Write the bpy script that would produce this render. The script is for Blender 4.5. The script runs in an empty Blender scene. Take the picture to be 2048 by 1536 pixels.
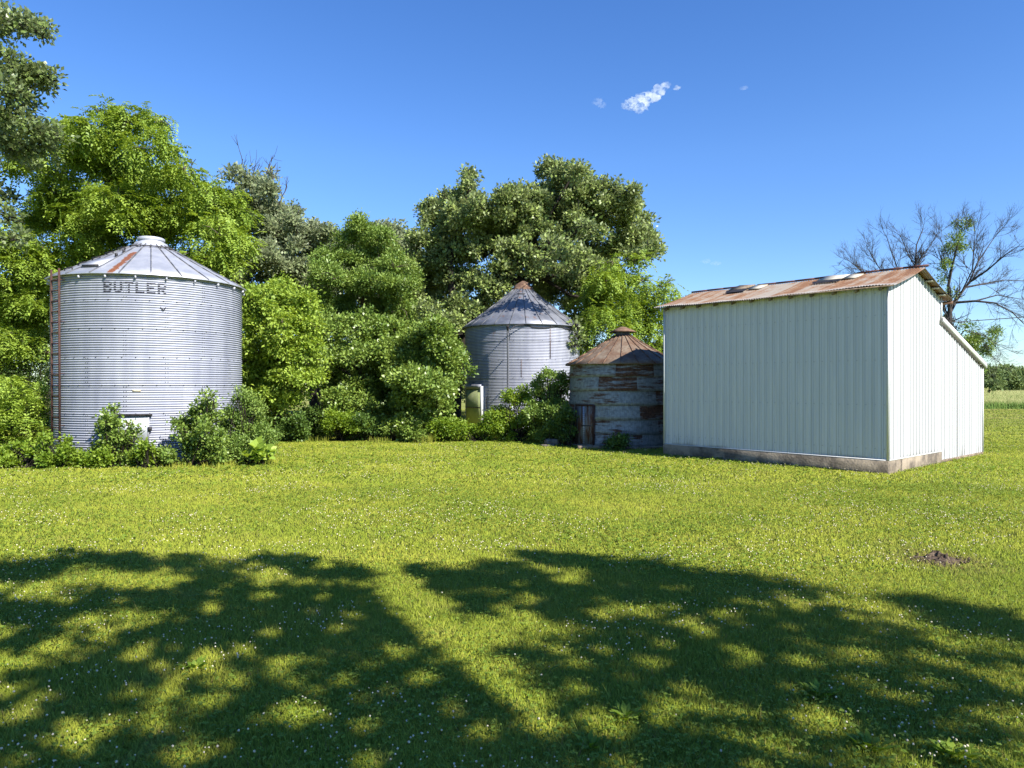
import bpy, math, random
import numpy as np
from mathutils import Vector
PI = math.pi
rad = math.radians
rng = np.random.default_rng(7)
random.seed(7)
SC = bpy.context.scene
COL = SC.collection
F = 1420.0; HZ = 771.0; CH = 2.25          # focal length and horizon in photo pixels, camera height in metres

def P(u, v, d):                              # a direction of the photograph at a real distance d
    return np.array([(u - 1024) / F * d, d, CH + (HZ - v) / F * d])
def G(u, v):                                 # a point on the ground
    d = CH * F / (v - HZ)
    return np.array([(u - 1024) / F * d, d, 0.0])

SUN_EL, SUN_AZ = 39.0, 47.0
SUNH = np.array([math.sin(rad(SUN_AZ)), -math.cos(rad(SUN_AZ))])      # horizontal direction towards the sun

# ------------------------------------------------------------------ object helpers
def mesh(name, V, faces, mat=None, parent=None, smooth=False, attrs=None, loc=None):
    """faces: list of (n,k) int arrays or of python tuples"""
    me = bpy.data.meshes.new(name)
    V = np.asarray(V, dtype=np.float32)
    if isinstance(faces, np.ndarray): faces = [faces]
    if faces and not isinstance(faces[0], np.ndarray):
        loops = np.array([i for f in faces for i in f], dtype=np.int32)
        tot = np.array([len(f) for f in faces], dtype=np.int32)
    else:
        faces = [f for f in faces if len(f)]
        loops = np.concatenate([f.reshape(-1) for f in faces]).astype(np.int32)
        tot = np.concatenate([np.full(len(f), f.shape[1], dtype=np.int32) for f in faces])
    me.vertices.add(len(V)); me.vertices.foreach_set('co', V.reshape(-1))
    me.loops.add(len(loops)); me.loops.foreach_set('vertex_index', loops)
    st = np.zeros(len(tot), dtype=np.int32); st[1:] = np.cumsum(tot)[:-1]
    me.polygons.add(len(tot)); me.polygons.foreach_set('loop_start', st); me.polygons.foreach_set('loop_total', tot)
    if smooth: me.polygons.foreach_set('use_smooth', np.ones(len(tot), dtype=bool))
    for k, a in (attrs or {}).items():
        at = me.attributes.new(k, 'FLOAT', 'POINT'); at.data.foreach_set('value', np.asarray(a, dtype=np.float32))
    me.update(calc_edges=True)
    if mat: me.materials.append(mat)
    o = bpy.data.objects.new(name, me); COL.objects.link(o)
    if parent: o.parent = parent
    if loc is not None: o.location = loc
    return o

def tag(o, label=None, cat=None, group=None, kind=None):
    if label: o['label'] = label
    if cat: o['category'] = cat
    if group: o['group'] = group
    if kind: o['kind'] = kind
    return o

def empty(name, loc, label, cat, group=None, rz=0.0):
    o = bpy.data.objects.new(name, None); COL.objects.link(o)
    o.location = loc; o.rotation_euler = (0, 0, rz); o.empty_display_size = .3
    return tag(o, label, cat, group)

class MB:
    """collects simple shapes into one mesh"""
    def __init__(s): s.V = []; s.Fc = []; s.n = 0
    def add(s, V, Fc):
        s.V.append(np.asarray(V, float)); s.Fc += [tuple(i + s.n for i in f) for f in Fc]; s.n += len(V)
    def box(s, c, h, rz=0.0, bev=0.0):
        cx, cy, cz = c; hx, hy, hz = h
        if bev > 0:
            prof = [(-hx + bev, -hy), (hx - bev, -hy), (hx, -hy + bev), (hx, hy - bev), (hx - bev, hy), (-hx + bev, hy), (-hx, hy - bev), (-hx, -hy + bev)]
            k = 8; V = []
            for zz, ins in ((-hz, bev), (-hz + bev, 0), (hz - bev, 0), (hz, bev)):
                for (x, y) in prof:
                    V.append((x * (1 - ins / max(hx, 1e-6)), y * (1 - ins / max(hy, 1e-6)), zz))
            Fc = [tuple(range(k))[::-1], tuple(range(3 * k, 4 * k))]
            for r in range(3):
                for i in range(k):
                    Fc.append((r * k + i, r * k + (i + 1) % k, (r + 1) * k + (i + 1) % k, (r + 1) * k + i))
        else:
            V = [(sx * hx, sy * hy, sz * hz) for sz in (-1, 1) for (sx, sy) in ((-1, -1), (1, -1), (1, 1), (-1, 1))]
            Fc = [(3, 2, 1, 0), (4, 5, 6, 7), (0, 1, 5, 4), (1, 2, 6, 5), (2, 3, 7, 6), (3, 0, 4, 7)]
        c_, s_ = math.cos(rz), math.sin(rz)
        s.add([(cx + x * c_ - y * s_, cy + x * s_ + y * c_, cz + z) for (x, y, z) in V], Fc)
    def prism(s, a, b, w, h, up=(0, 0, 1)):
        """a bar of section w x h from a to b"""
        a = Vector(a); b = Vector(b); d = (b - a).normalized(); up = Vector(up)
        if abs(d.dot(up)) > .99: up = Vector((0, 1, 0))
        x = d.cross(up).normalized(); y = x.cross(d).normalized()
        V = [p + x * sx * w / 2 + y * sy * h / 2 for p in (a, b) for (sx, sy) in ((-1, -1), (1, -1), (1, 1), (-1, 1))]
        s.add([tuple(v) for v in V], [(3, 2, 1, 0), (4, 5, 6, 7), (0, 1, 5, 4), (1, 2, 6, 5), (2, 3, 7, 6), (3, 0, 4, 7)])
    def tube(s, pts, r, n=6):
        V, Fc = tube_arrays([(np.asarray(pts, float), np.full(len(pts), r) if np.isscalar(r) else np.asarray(r, float))], n)
        s.add(V, [tuple(f) for f in Fc.tolist()])
    def lathe(s, prof, n=48, c=(0, 0, 0), close=False):
        V = []; Fc = []
        for (r, z) in prof:
            for i in range(n):
                a = 2 * PI * i / n; V.append((c[0] + r * math.cos(a), c[1] + r * math.sin(a), c[2] + z))
        for k in range(len(prof) - 1):
            for i in range(n):
                j = (i + 1) % n; Fc.append((k * n + i, k * n + j, (k + 1) * n + j, (k + 1) * n + i))
        if close:
            Fc.append(tuple(range(n))[::-1]); Fc.append(tuple(range((len(prof) - 1) * n, len(prof) * n)))
        s.add(V, Fc)
    def build(s, name, mat, parent=None, smooth=False):
        return mesh(name, np.concatenate(s.V), s.Fc, mat, parent, smooth)

def norm(a): return a / np.maximum(np.linalg.norm(a, axis=-1, keepdims=True), 1e-9)

def tube_arrays(paths, n=5):
    VV = []; FF = []; off = 0
    ang = np.arange(n) * 2 * PI / n; ca, sa = np.cos(ang), np.sin(ang)
    for pts, rr in paths:
        m = len(pts); t = np.gradient(pts, axis=0); t = norm(t)
        ref = np.array([0, 0, 1.0]) if abs(t[0][2]) < .9 else np.array([1.0, 0, 0])
        x = norm(np.cross(t, ref)); y = np.cross(x, t)
        ring = pts[:, None, :] + rr[:, None, None] * (x[:, None, :] * ca[None, :, None] + y[:, None, :] * sa[None, :, None])
        VV.append(ring.reshape(-1, 3))
        i = np.arange(m - 1)[:, None] * n; j = np.arange(n)[None, :]; j2 = (j + 1) % n
        FF.append((np.stack([i + j, i + j2, i + n + j2, i + n + j], -1) + off).reshape(-1, 4)); off += m * n
    return np.concatenate(VV), np.concatenate(FF)

# ------------------------------------------------------------------ material helpers
class NT:
    def __init__(s, name):
        s.m = bpy.data.materials.new(name); s.m.use_nodes = True; s.t = s.m.node_tree
        for n in list(s.t.nodes): s.t.nodes.remove(n)
        s.out = s.t.nodes.new('ShaderNodeOutputMaterial')
    def n(s, typ, **kw):
        nd = s.t.nodes.new(typ)
        for k, v in kw.items():
            if k.startswith('_'): setattr(nd, k[1:], v)
            else:
                key = k.replace('__', ' ')
                s.put(nd.inputs[key], v)
        return nd
    def put(s, sock, v):
        if hasattr(v, 'links') or isinstance(v, bpy.types.NodeSocket): s.t.links.new(v, sock)
        else:
            if isinstance(v, (tuple, list)) and sock.type == 'RGBA' and len(v) == 3: v = (*v, 1)
            sock.default_value = v
    def math(s, op, a, b=0.0, clamp=False):
        nd = s.t.nodes.new('ShaderNodeMath'); nd.operation = op; nd.use_clamp = clamp
        s.put(nd.inputs[0], a); s.put(nd.inputs[1], b); return nd.outputs[0]
    def mix(s, f, a, b):
        nd = s.t.nodes.new('ShaderNodeMix'); nd.data_type = 'RGBA'
        s.put(nd.inputs[0], f); s.put(nd.inputs[6], a); s.put(nd.inputs[7], b); return nd.outputs[2]
    def ramp(s, f, stops):
        nd = s.t.nodes.new('ShaderNodeMapRange'); nd.clamp = True
        s.put(nd.inputs[0], f); nd.inputs[1].default_value = stops[0]; nd.inputs[2].default_value = stops[1]
        nd.inputs[3].default_value = stops[2] if len(stops) > 2 else 0.0
        nd.inputs[4].default_value = stops[3] if len(stops) > 3 else 1.0
        return nd.outputs[0]
    def coord(s, scale=(1, 1, 1), which='Object', rot=(0, 0, 0)):
        tc = s.t.nodes.new('ShaderNodeTexCoord'); mp = s.t.nodes.new('ShaderNodeMapping')
        mp.inputs['Scale'].default_value = scale; mp.inputs['Rotation'].default_value = rot
        s.t.links.new(tc.outputs[which], mp.inputs['Vector']); return mp.outputs[0]
    def noise(s, vec, scale=5.0, detail=4.0, rough=.55):
        nd = s.t.nodes.new('ShaderNodeTexNoise'); s.put(nd.inputs['Vector'], vec)
        nd.inputs['Scale'].default_value = scale; nd.inputs['Detail'].default_value = detail; nd.inputs['Roughness'].default_value = rough
        return nd.outputs['Fac']
    def xyz(s, vec):
        nd = s.t.nodes.new('ShaderNodeSeparateXYZ'); s.put(nd.inputs[0], vec); return nd.outputs
    def bump(s, h, strength=.3, dist=.02):
        nd = s.t.nodes.new('ShaderNodeBump'); nd.inputs['Strength'].default_value = strength; nd.inputs['Distance'].default_value = dist
        s.put(nd.inputs['Height'], h); return nd.outputs[0]
    def done(s, shader): s.t.links.new(shader, s.out.inputs[0]); return s.m
    def pbr(s, color, rough=.6, metal=0.0, spec=.5, normal=None):
        b = s.t.nodes.new('ShaderNodeBsdfPrincipled')
        s.put(b.inputs['Base Color'], color); s.put(b.inputs['Roughness'], rough); s.put(b.inputs['Metallic'], metal)
        b.inputs['Specular IOR Level'].default_value = spec
        if normal: s.put(b.inputs['Normal'], normal)
        return b

def leaf_mat(name, dark, light, trans=.35, rough=.45, spec=.35, pale=None):
    t = NT(name)
    at = t.n('ShaderNodeAttribute', _attribute_name='tint')
    c = t.mix(at.outputs['Fac'], dark, light)
    if pale:   # undersides of oak leaves are pale
        geo = t.n('ShaderNodeNewGeometry')
        c = t.mix(t.math('MULTIPLY', geo.outputs['Backfacing'], .5), c, pale)
    b = t.pbr(c, rough, 0, spec)
    hs = t.n('ShaderNodeHueSaturation', Hue=.485, Saturation=1.1, Value=1.25, Color=c)
    tr = t.n('ShaderNodeBsdfTranslucent', Color=hs.outputs[0])
    ms = t.n('ShaderNodeMixShader', Fac=trans)
    t.t.links.new(b.outputs[0], ms.inputs[1]); t.t.links.new(tr.outputs[0], ms.inputs[2])
    return t.done(ms.outputs[0])

def bark_mat(name, a, b_):
    t = NT(name); v = t.coord((6, 6, 1.2)); n = t.noise(v, 3, 5)
    c = t.mix(t.ramp(n, (.3, .7)), a, b_)
    return t.done(t.pbr(c, .9, 0, .15, t.bump(n, .8, .04)).outputs[0])

def plain_mat(name, c1, c2, rough=.7, metal=0.0, scale=6.0, spec=.4, lo=.35, hi=.65, bump=0.0):
    t = NT(name); n = t.noise(t.coord(), scale, 5)
    c = t.mix(t.ramp(n, (lo, hi)), c1, c2)
    return t.done(t.pbr(c, rough, metal, spec, t.bump(n, bump, .02) if bump else None).outputs[0])

def galv_mat(name, streak=.35, rust=.0, tone=1.0):
    """weathered galvanised steel: spangle, streaks running down, a little rust"""
    t = NT(name); v = t.coord()
    n1 = t.noise(t.coord((1, 1, .12)), 4.0, 6)
    n2 = t.noise(v, 1.1, 4); n3 = t.noise(v, 60, 2)
    f = t.math('ADD', t.math('MULTIPLY', n1, .55), t.math('ADD', t.math('MULTIPLY', n2, .3), t.math('MULTIPLY', n3, .15)))
    c = t.mix(t.ramp(f, (.38, .62)), tuple(x * tone for x in (.345, .36, .42)), tuple(x * tone for x in (.495, .51, .56)))
    if rust:
        r = t.noise(t.coord((1, 1, .25)), 2.3, 8, .7)
        rf = t.ramp(r, (.70 - rust * .2, .74 - rust * .2))
        c = t.mix(t.math('MULTIPLY', rf, .8), c, (.22, .085, .035))
    if rust > .12:
        hol = t.math('MULTIPLY', t.ramp(t.math('SINE', t.math('MULTIPLY', t.xyz(v)[2], 2 * PI / .0683)), (.20, -.55)), .56); c = t.mix(hol, c, (.095, .105, .175))  # darkens the corrugation hollows to imitate their shade
    ro = t.ramp(f, (.3, .7, .58, .70))
    return t.done(t.pbr(c, ro, .42, .5).outputs[0])

M = {}
M['galv'] = galv_mat('galvanised_wall')
M['galv_roof'] = galv_mat('galvanised_roof', rust=.10, tone=.98)
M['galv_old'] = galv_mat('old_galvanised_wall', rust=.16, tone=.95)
M['galv_dull'] = galv_mat('dull_galvanised_roof', rust=.08, tone=.26)
M['rust_iron'] = plain_mat('rusty_ladder_iron', (.040, .018, .014), (.075, .036, .028), .8, .2, 14)
M['dark_iron'] = plain_mat('dark_iron', (.02, .02, .025), (.06, .055, .055), .6, .4, 12)
t = NT('faded_black_lettering'); v = t.coord(); n1 = t.noise(v, 14, 5, .65); zz0 = t.xyz(v)[2]
sw = t.math('SINE', t.math('MULTIPLY', zz0, 2 * PI / .0683))                 # paint has worn off the hollows of the corrugation
wr = t.math('ADD', t.math('MULTIPLY', sw, -.22), n1)
M['black_paint'] = t.done(t.pbr(t.mix(t.ramp(wr, (.50, .66)), (.03, .03, .04), (.27, .285, .34)), .6, .1, .3).outputs[0])
M['concrete'] = plain_mat('concrete', (.22, .19, .15), (.42, .37, .29), .9, 0, 3.5, .2, bump=.3)
M['door_steel'] = plain_mat('door_sheet_steel', (.40, .44, .48), (.52, .55, .58), .55, .35, 9)
M['tan_plate'] = plain_mat('tan_plate', (.35, .28, .18), (.55, .5, .4), .7, 0, 20)
M['wood'] = plain_mat('weathered_wood', (.10, .075, .055), (.25, .20, .15), .9, 0, 9, .15, bump=.4)
M['white_metal'] = plain_mat('white_painted_trim', (.48, .49, .485), (.56, .56, .55), .5, 0, 3)
M['rubber'] = plain_mat('black_cable', (.012, .012, .014), (.03, .03, .03), .6, 0, 9)

# foliage
M['bark'] = bark_mat('grey_brown_bark', (.014, .012, .010), (.046, .038, .030))
M['bark_pale'] = bark_mat('pale_bark', (.06, .05, .036), (.14, .115, .085))
M['bark_dead'] = bark_mat('dead_wood_bark', (.035, .031, .03), (.09, .08, .076))
M['oak'] = leaf_mat('oak_leaf', (.105, .165, .036), (.31, .38, .105), .22, .45, .35, pale=(.24, .27, .17))
M['oak_pale'] = leaf_mat('pale_oak_leaf', (.13, .18, .07), (.32, .37, .19), .3, .45, .35, pale=(.34, .37, .26))
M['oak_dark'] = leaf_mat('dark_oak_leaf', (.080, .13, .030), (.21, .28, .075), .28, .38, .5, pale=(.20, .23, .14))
M['walnut'] = leaf_mat('walnut_leaf', (.12, .205, .028), (.33, .44, .070), .33, .5, .3)
M['lime'] = leaf_mat('boxelder_leaf', (.16, .26, .035), (.39, .50, .080), .33, .5, .3)
M['ash'] = leaf_mat('ash_leaf', (.10, .185, .034), (.27, .36, .080), .26, .45, .35)
M['mulb'] = leaf_mat('mulberry_leaf', (.075, .145, .022), (.28, .37, .075), .22, .38, .45)
M['weed'] = leaf_mat('weed_leaf', (.10, .19, .018), (.30, .40, .05), .4, .5, .3)
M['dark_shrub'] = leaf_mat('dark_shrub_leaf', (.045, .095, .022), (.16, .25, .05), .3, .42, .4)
M['far'] = leaf_mat('far_tree_leaf', (.09, .14, .05), (.22, .29, .11), .3, .6, .2)

# ------------------------------------------------------------------ foliage geometry
def leaf_arrays(Pp, A, N, L, W, fold=.25):
    A = norm(A); S = norm(np.cross(A, N)); Nn = np.cross(S, A)
    L = L[:, None]; W = W[:, None]
    mid = Pp + A * L * .48 + Nn * W * fold
    V = np.stack([Pp, mid + S * W * .5, Pp + A * L - Nn * L * .06, mid - S * W * .5], 1).reshape(-1, 3)
    Fq = np.arange(len(Pp) * 4).reshape(-1, 4)
    return V, Fq

def foliage(clusters, n, L, W, sub=.42, ksub=2.2, droop=.0, seed=0, squash=.85, pinnate=0, fill=.45):
    """clusters: (centre, radius); leaves gathered in tufts near the surface of every cluster"""
    g = np.random.default_rng(seed)
    C = np.array([c for c, r in clusters]); R = np.array([r for c, r in clusters])
    w = R ** 2; w = w / w.sum()
    subs = []; outs = []; ws = []; ts = []
    for c, r, wi in zip(C, R, w):
        k = max(4, int(ksub * (r / sub) ** 2))
        d = norm(g.normal(size=(k, 3))); d[:, 2] = np.where(d[:, 2] < -.35, -d[:, 2] * .5, d[:, 2])
        rr = r * (fill + (1 - fill) * g.random((k, 1)) ** .6)
        rr *= 1 + .42 * (g.random((k, 1)) - .45) + .35 * (g.random((k, 1)) < .10)
        an = g.uniform(.78, 1.28, 3)
        subs.append(c + d * rr * an * np.array([1, 1, squash])); outs.append(d); ws.append(np.full(k, wi / k) * g.uniform(.5, 1.5, k))
        ts.append(np.full(k, g.uniform(-.12, .12)) + g.uniform(-.16, .16, k))
    subs = np.concatenate(subs); outs = np.concatenate(outs); ws = np.concatenate(ws); ts = np.concatenate(ts); ws /= ws.sum()
    if pinnate:
        m = max(1, n // (2 * pinnate)); idx = g.choice(len(subs), m, p=ws)
        st = subs[idx] + g.normal(size=(m, 3)) * sub * .38
        rd = norm(outs[idx] * .7 + g.normal(size=(m, 3)) * .6 + np.array([0, 0, -droop]))
        rl = g.uniform(.30, .55, m) * (L / .13)
        side = norm(np.cross(rd, np.array([0, 0, 1.0]) + g.normal(size=(m, 3)) * .25))
        PP = []; AA = []; NN = []; TT = []
        for q in range(pinnate):
            f = (q + 1) / pinnate
            for sg in (-1, 1):
                pos = st + rd * (rl * f)[:, None] + np.array([0, 0, -1.0]) * (rl * f * f * .35)[:, None]
                PP.append(pos); a = rd * .55 + side * sg * .8 + np.array([0, 0, -.35 * droop]) + g.normal(size=(m, 3)) * .15
                AA.append(a); NN.append(np.cross(side, rd) * 1.0 + np.array([0, 0, .5]) + g.normal(size=(m, 3)) * .25); TT.append(ts[idx])
        PP = np.concatenate(PP); AA = np.concatenate(AA); NN = np.concatenate(NN); TT = np.concatenate(TT)
    else:
        idx = g.choice(len(subs), n, p=ws)
        off = g.normal(size=(n, 3)) * sub * .48
        PP = subs[idx] + off
        AA = norm(off) * .7 + outs[idx] * .5 + g.normal(size=(n, 3)) * .5 + np.array([0, 0, .1 - droop])
        NN = outs[idx] * .55 + np.array([0, 0, .75]) + g.normal(size=(n, 3)) * .55; TT = ts[idx]
    k = len(PP)
    sc = g.uniform(.65, 1.25, k)
    V, Fq = leaf_arrays(PP, AA, NN, L * sc, W * sc)
    z = np.clip(.48 + TT + g.normal(size=k) * .17, 0, 1)
    return V, Fq, np.repeat(z, 4), subs

def limbs(trunk, tr, clusters, subs, seed, twig=.3, crook=.12):
    """trunk polyline + radii, a limb to every cluster, twigs towards the tufts"""
    g = np.random.default_rng(seed + 99)
    paths = [(np.asarray(trunk, float), np.asarray(tr, float))]
    nodes = [(p, r) for p, r in zip(trunk, tr)]
    t0 = np.asarray(trunk[min(1, len(trunk) - 1)])
    for c, R in sorted(clusters, key=lambda q: np.linalg.norm(q[0] - t0)):
        best = None
        for p, r in nodes[1:]:
            d = np.linalg.norm(c - p) + max(0, p[2] - c[2]) * 1.2 + (.03 / r) * .4
            if best is None or d < best[0]: best = (d, p, r)
        p, r = np.asarray(best[1]), best[2]
        ln = np.linalg.norm(c - p); m = 6
        tt = np.linspace(0, 1, m)[:, None]
        pts = p + (c - p) * tt + np.sin(tt * PI) * np.array([0, 0, ln * .07]) + g.normal(size=(m, 3)) * ln * crook * .35 * np.sin(tt * PI)
        r0 = min(r * .72, .03 + ln * .035 + R * .02); rr = np.linspace(r0, max(.014, r0 * .42), m)
        paths.append((pts, rr)); nodes += [(pts[k], rr[k]) for k in range(2, m)]
    V1, F1 = tube_arrays(paths, 7)
    tw = []
    ctr = np.array([c for c, r in clusters])
    for s in subs[g.random(len(subs)) < twig]:
        k = np.argmin(((ctr - s) ** 2).sum(1)); c = ctr[k]
        mid = (c + s) / 2 + g.normal(size=3) * .12
        tw.append((np.array([c, mid, s]), np.array([.022, .014, .006])))
    if tw:
        V2, F2 = tube_arrays(tw, 3); return V1, F1, V2, F2
    return V1, F1, None, None

def tree(name, label, cat, D, base, cl, leaf, n, L, W, trunk=None, tr=None, bark='bark', seed=0, group=None, depth=1.0, back=.6, world=False, dense=1.0, grow=1.2, twig=.3, **kw):
    """cl: (u, v, r) with optional depth offset; base: ground point"""
    g = np.random.default_rng(seed + 5)
    cs = []
    for c in cl:
        if world: cs.append((np.array(c[:3], float), c[3])); continue
        dd = c[3] if len(c) > 3 else g.normal() * depth
        d = D + dd; r = c[2] * grow / F * d
        cs.append((P(c[0], c[1], d), r))
        if g.random() < back:
            d2 = d + g.uniform(1.2, 3.2) * depth; cs.append((P(c[0] + g.normal() * c[2] * .3, c[1] + c[2] * .25, d2), r * .9))
    if not world:
        c2 = []
        for c, q in cs:
            c2.append((c, q * .62))
            for k in range(8):
                d = norm(g.normal(size=3)); d[2] = abs(d[2]) * .9 - .25
                c2.append((c + d * q * g.uniform(.60, 1.12), q * g.uniform(.24, .46)))
        cs = c2
    bx, by = base
    r = empty(name, (bx, by, 0), label, cat, group)
    o = np.array([bx, by, 0.0])
    V, Fq, tint, subs = foliage(cs, int(n * dense), L, W, seed=seed, **kw)
    if world:                                      # crown shaped for light: leaves removed along sun rays to set lawn spots
        mid = V.reshape(-1, 4, 3).mean(1); k = mid[:, 2] / TAN
        gx, gy = mid[:, 0] - SUNH[0] * k, mid[:, 1] - SUNH[1] * k
        ok = np.ones(len(mid), bool)
        for hx, hy, hr in GP: ok &= ((gx - hx) ** 2 + ((gy - hy) * .8) ** 2) > (hr * (1 + .35 * np.sin(3 * np.arctan2(gy - hy, gx - hx) + hx * 7))) ** 2
        V = V.reshape(-1, 4, 3)[ok].reshape(-1, 3); Fq = np.arange(len(V)).reshape(-1, 4); tint = tint.reshape(-1, 4)[ok].reshape(-1)
    if trunk is None:
        top = np.mean([c for c, _ in cs], axis=0); hi = max(c[2] for c, _ in cs)
        trunk = [o + (0, 0, -.2), o + (0, 0, .5), o * .7 + top * .3 + np.array([0, 0, -top[2] * .05]), o * .3 + top * .7, top]
        trunk = [np.asarray(q, float) for q in trunk]
        k = hi * .022 + .03; tr = tr or [k * 1.25, k, k * .8, k * .55, k * .3]
    V1, F1, V2, F2 = limbs(trunk, tr, [q for k, q in enumerate(cs) if world or k % 9 in (0, 1, 2)], subs, seed, twig)
    if V2 is not None: V1, F1 = np.concatenate([V1, V2]), np.concatenate([F1, F2 + len(V1)])
    mesh('trunk', V1 - o, F1, M[bark], r, True)
    mesh('crown', V - o, Fq, M[leaf], r, False, {'tint': tint})
    return r

def shrub(name, label, cat, base, cl, leaf, n, L, W, D=None, seed=0, group=None, stems=6, depth=.35, world=False, twig=.25, **kw):
    g = np.random.default_rng(seed + 3)
    cs = []
    for c in cl:
        if world: cs.append((np.array(c[:3], float), c[3])); continue
        d = D + (c[3] if len(c) > 3 else g.normal() * depth); cs.append((P(c[0], c[1], d), c[2] * 1.25 / F * d))
    if not world:
        c2 = []
        for c, q in cs:
            c2.append((c, q * .72))
            for k in range(4):
                d = norm(g.normal(size=3)); d[2] = abs(d[2]) * 1.1 - .3
                c2.append((c + d * q * g.uniform(.7, 1.2), q * g.uniform(.24, .42)))
        cs = c2
    L *= 1.02; W *= 1.12
    o = np.array([base[0], base[1], 0.0])
    r = empty(name, tuple(o), label, cat, group)
    kw.setdefault('sub', .22)
    V, Fq, tint, subs = foliage(cs, int(n * 1.55), L, W, seed=seed, **kw)
    V[:, 2] = np.maximum(V[:, 2], .01)
    paths = []
    for c, R in cs:
        st = o + np.array([g.normal() * .12, g.normal() * .12, -.05]); m = 5; tt = np.linspace(0, 1, m)[:, None]
        pts = st + (c - st) * tt + np.sin(tt * PI) * g.normal(size=3) * .08
        paths.append((pts, np.linspace(.022, .008, m)))
    ctr = np.array([c for c, _ in cs])
    for s in subs[g.random(len(subs)) < twig]:
        k = np.argmin(((ctr - s) ** 2).sum(1)); paths.append((np.array([ctr[k], (ctr[k] + s) / 2 + g.normal(size=3) * .05, s]), np.array([.009, .006, .003])))
    V1, F1 = tube_arrays(paths, 4)
    mesh('stems', V1 - o, F1, M['bark'], r)
    mesh('foliage', V - o, Fq, M[leaf], r, False, {'tint': tint})
    return r

# ================================================================== camera, light, sky
cam = bpy.data.objects.new('camera', bpy.data.cameras.new('camera')); COL.objects.link(cam)
cam.location = (0, 0, CH); cam.rotation_euler = (rad(90), 0, 0)
cam.data.sensor_width = 36.0; cam.data.lens = 36.0 * F / 2048; cam.data.shift_y = 3.0 / 2048
cam.data.clip_end = 9000; cam.data.clip_start = .05
SC.camera = cam
SC.view_settings.view_transform = 'Standard'; SC.view_settings.look = 'None'; SC.view_settings.exposure = 1.35; SC.view_settings.gamma = 1
SC.cycles.volume_bounces = 6; SC.cycles.max_bounces = 8; SC.cycles.diffuse_bounces = 4; SC.cycles.transmission_bounces = 4
W = bpy.data.worlds.new('World'); SC.world = W; W.use_nodes = True
wt = W.node_tree; bg = wt.nodes['Background']
sky = wt.nodes.new('ShaderNodeTexSky'); sky.sky_type = 'NISHITA'; sky.sun_disc = False
sky.sun_elevation = rad(SUN_EL); sky.sun_rotation = rad(180 - SUN_AZ)
sky.air_density = 1.0; sky.dust_density = 0.0; sky.ozone_density = 2.6; sky.altitude = 300
hs = wt.nodes.new('ShaderNodeHueSaturation'); hs.inputs['Saturation'].default_value = 1.27; hs.inputs['Value'].default_value = 1.17; hs.inputs['Hue'].default_value = .512
wt.links.new(sky.outputs[0], hs.inputs['Color']); tcw = wt.nodes.new('ShaderNodeTexCoord'); sxw = wt.nodes.new('ShaderNodeSeparateXYZ'); wt.links.new(tcw.outputs['Generated'], sxw.inputs[0])
mrw = wt.nodes.new('ShaderNodeMapRange'); wt.links.new(sxw.outputs[2], mrw.inputs[0])
mrw.inputs[1].default_value = 0.0; mrw.inputs[2].default_value = .30; mrw.inputs[3].default_value = 1.0; mrw.inputs[4].default_value = 0.0
mxw = wt.nodes.new('ShaderNodeMix'); mxw.data_type = 'RGBA'; mxw.blend_type = 'MULTIPLY'; wt.links.new(mrw.outputs[0], mxw.inputs[0]); wt.links.new(hs.outputs[0], mxw.inputs[6]); mxw.inputs[7].default_value = (.60, .72, .90, 1)
wt.links.new(mxw.outputs[2], bg.inputs[0]); bg.inputs[1].default_value = .075
sl = bpy.data.lights.new('sun', 'SUN'); sl.energy = 4.5; sl.angle = rad(.5); sl.color = (1, .945, .85)
so = bpy.data.objects.new('sun', sl); COL.objects.link(so)
sd = Vector((SUNH[0] * math.cos(rad(SUN_EL)), SUNH[1] * math.cos(rad(SUN_EL)), math.sin(rad(SUN_EL))))
so.rotation_euler = sd.to_track_quat('Z', 'Y').to_euler(); so.location = sd * 60

# ================================================================== lawn
def grass_colour(t, vec_xy, bright=1.0):
    """green, yellow-green and dry patches of one lawn, also used by the blades"""
    n1 = t.noise(vec_xy, .42, 5, .62); n2 = t.noise(vec_xy, 1.9, 4, .6)
    green = tuple(bright * x for x in (.27, .355, .038)); yel = tuple(bright * x for x in (.46, .485, .062)); dry = tuple(bright * x for x in (.52, .46, .13))
    c = t.mix(t.ramp(n1, (.30, .58)), green, yel)
    c = t.mix(t.math('MULTIPLY', t.ramp(n2, (.56, .74)), .55), c, dry)
    sx = t.xyz(vec_xy); wv = t.math('SINE', t.math('ADD', t.math('ADD', t.math('MULTIPLY', sx[0], 2.0), t.math('MULTIPLY', sx[1], 4.6)), t.math('MULTIPLY', n1, 5.0)))   # mower tracks
    c = t.mix(t.math('MULTIPLY', t.ramp(wv, (-.4, .7)), .22), c, tuple(bright * x for x in (.30, .40, .034)))
    fs = t.noise(sx_map(t, vec_xy), 1.0, 3)
    c = t.mix(t.ramp(sx[1], (27, 46, 0, .8)), c, t.mix(t.ramp(fs, (.40, .60)), tuple(bright * x for x in (.22, .31, .035)), tuple(bright * x for x in (.50, .45, .15))))
    return c
def sx_map(t, v):
    m = t.n('ShaderNodeVectorMath', _operation='MULTIPLY'); t.put(m.inputs[0], v); m.inputs[1].default_value = (.05, .40, 1); return m.outputs[0]
t = NT('lawn_turf'); v = t.coord()
c = grass_colour(t, v, .62)
far = t.noise(t.coord((.02, .16, 1)), 3.0, 3)                      # mower stripes across the far lawn
xyz = t.xyz(v)
farf = t.ramp(xyz[1], (26, 44))
c2 = t.mix(t.ramp(far, (.40, .60)), (.16, .20, .028), (.30, .275, .095))
c = t.mix(farf, c, c2)
fine = t.noise(v, 45, 3, .7)
c = t.mix(t.ramp(fine, (.35, .65, 0, .45)), c, (.08, .12, .012))
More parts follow.
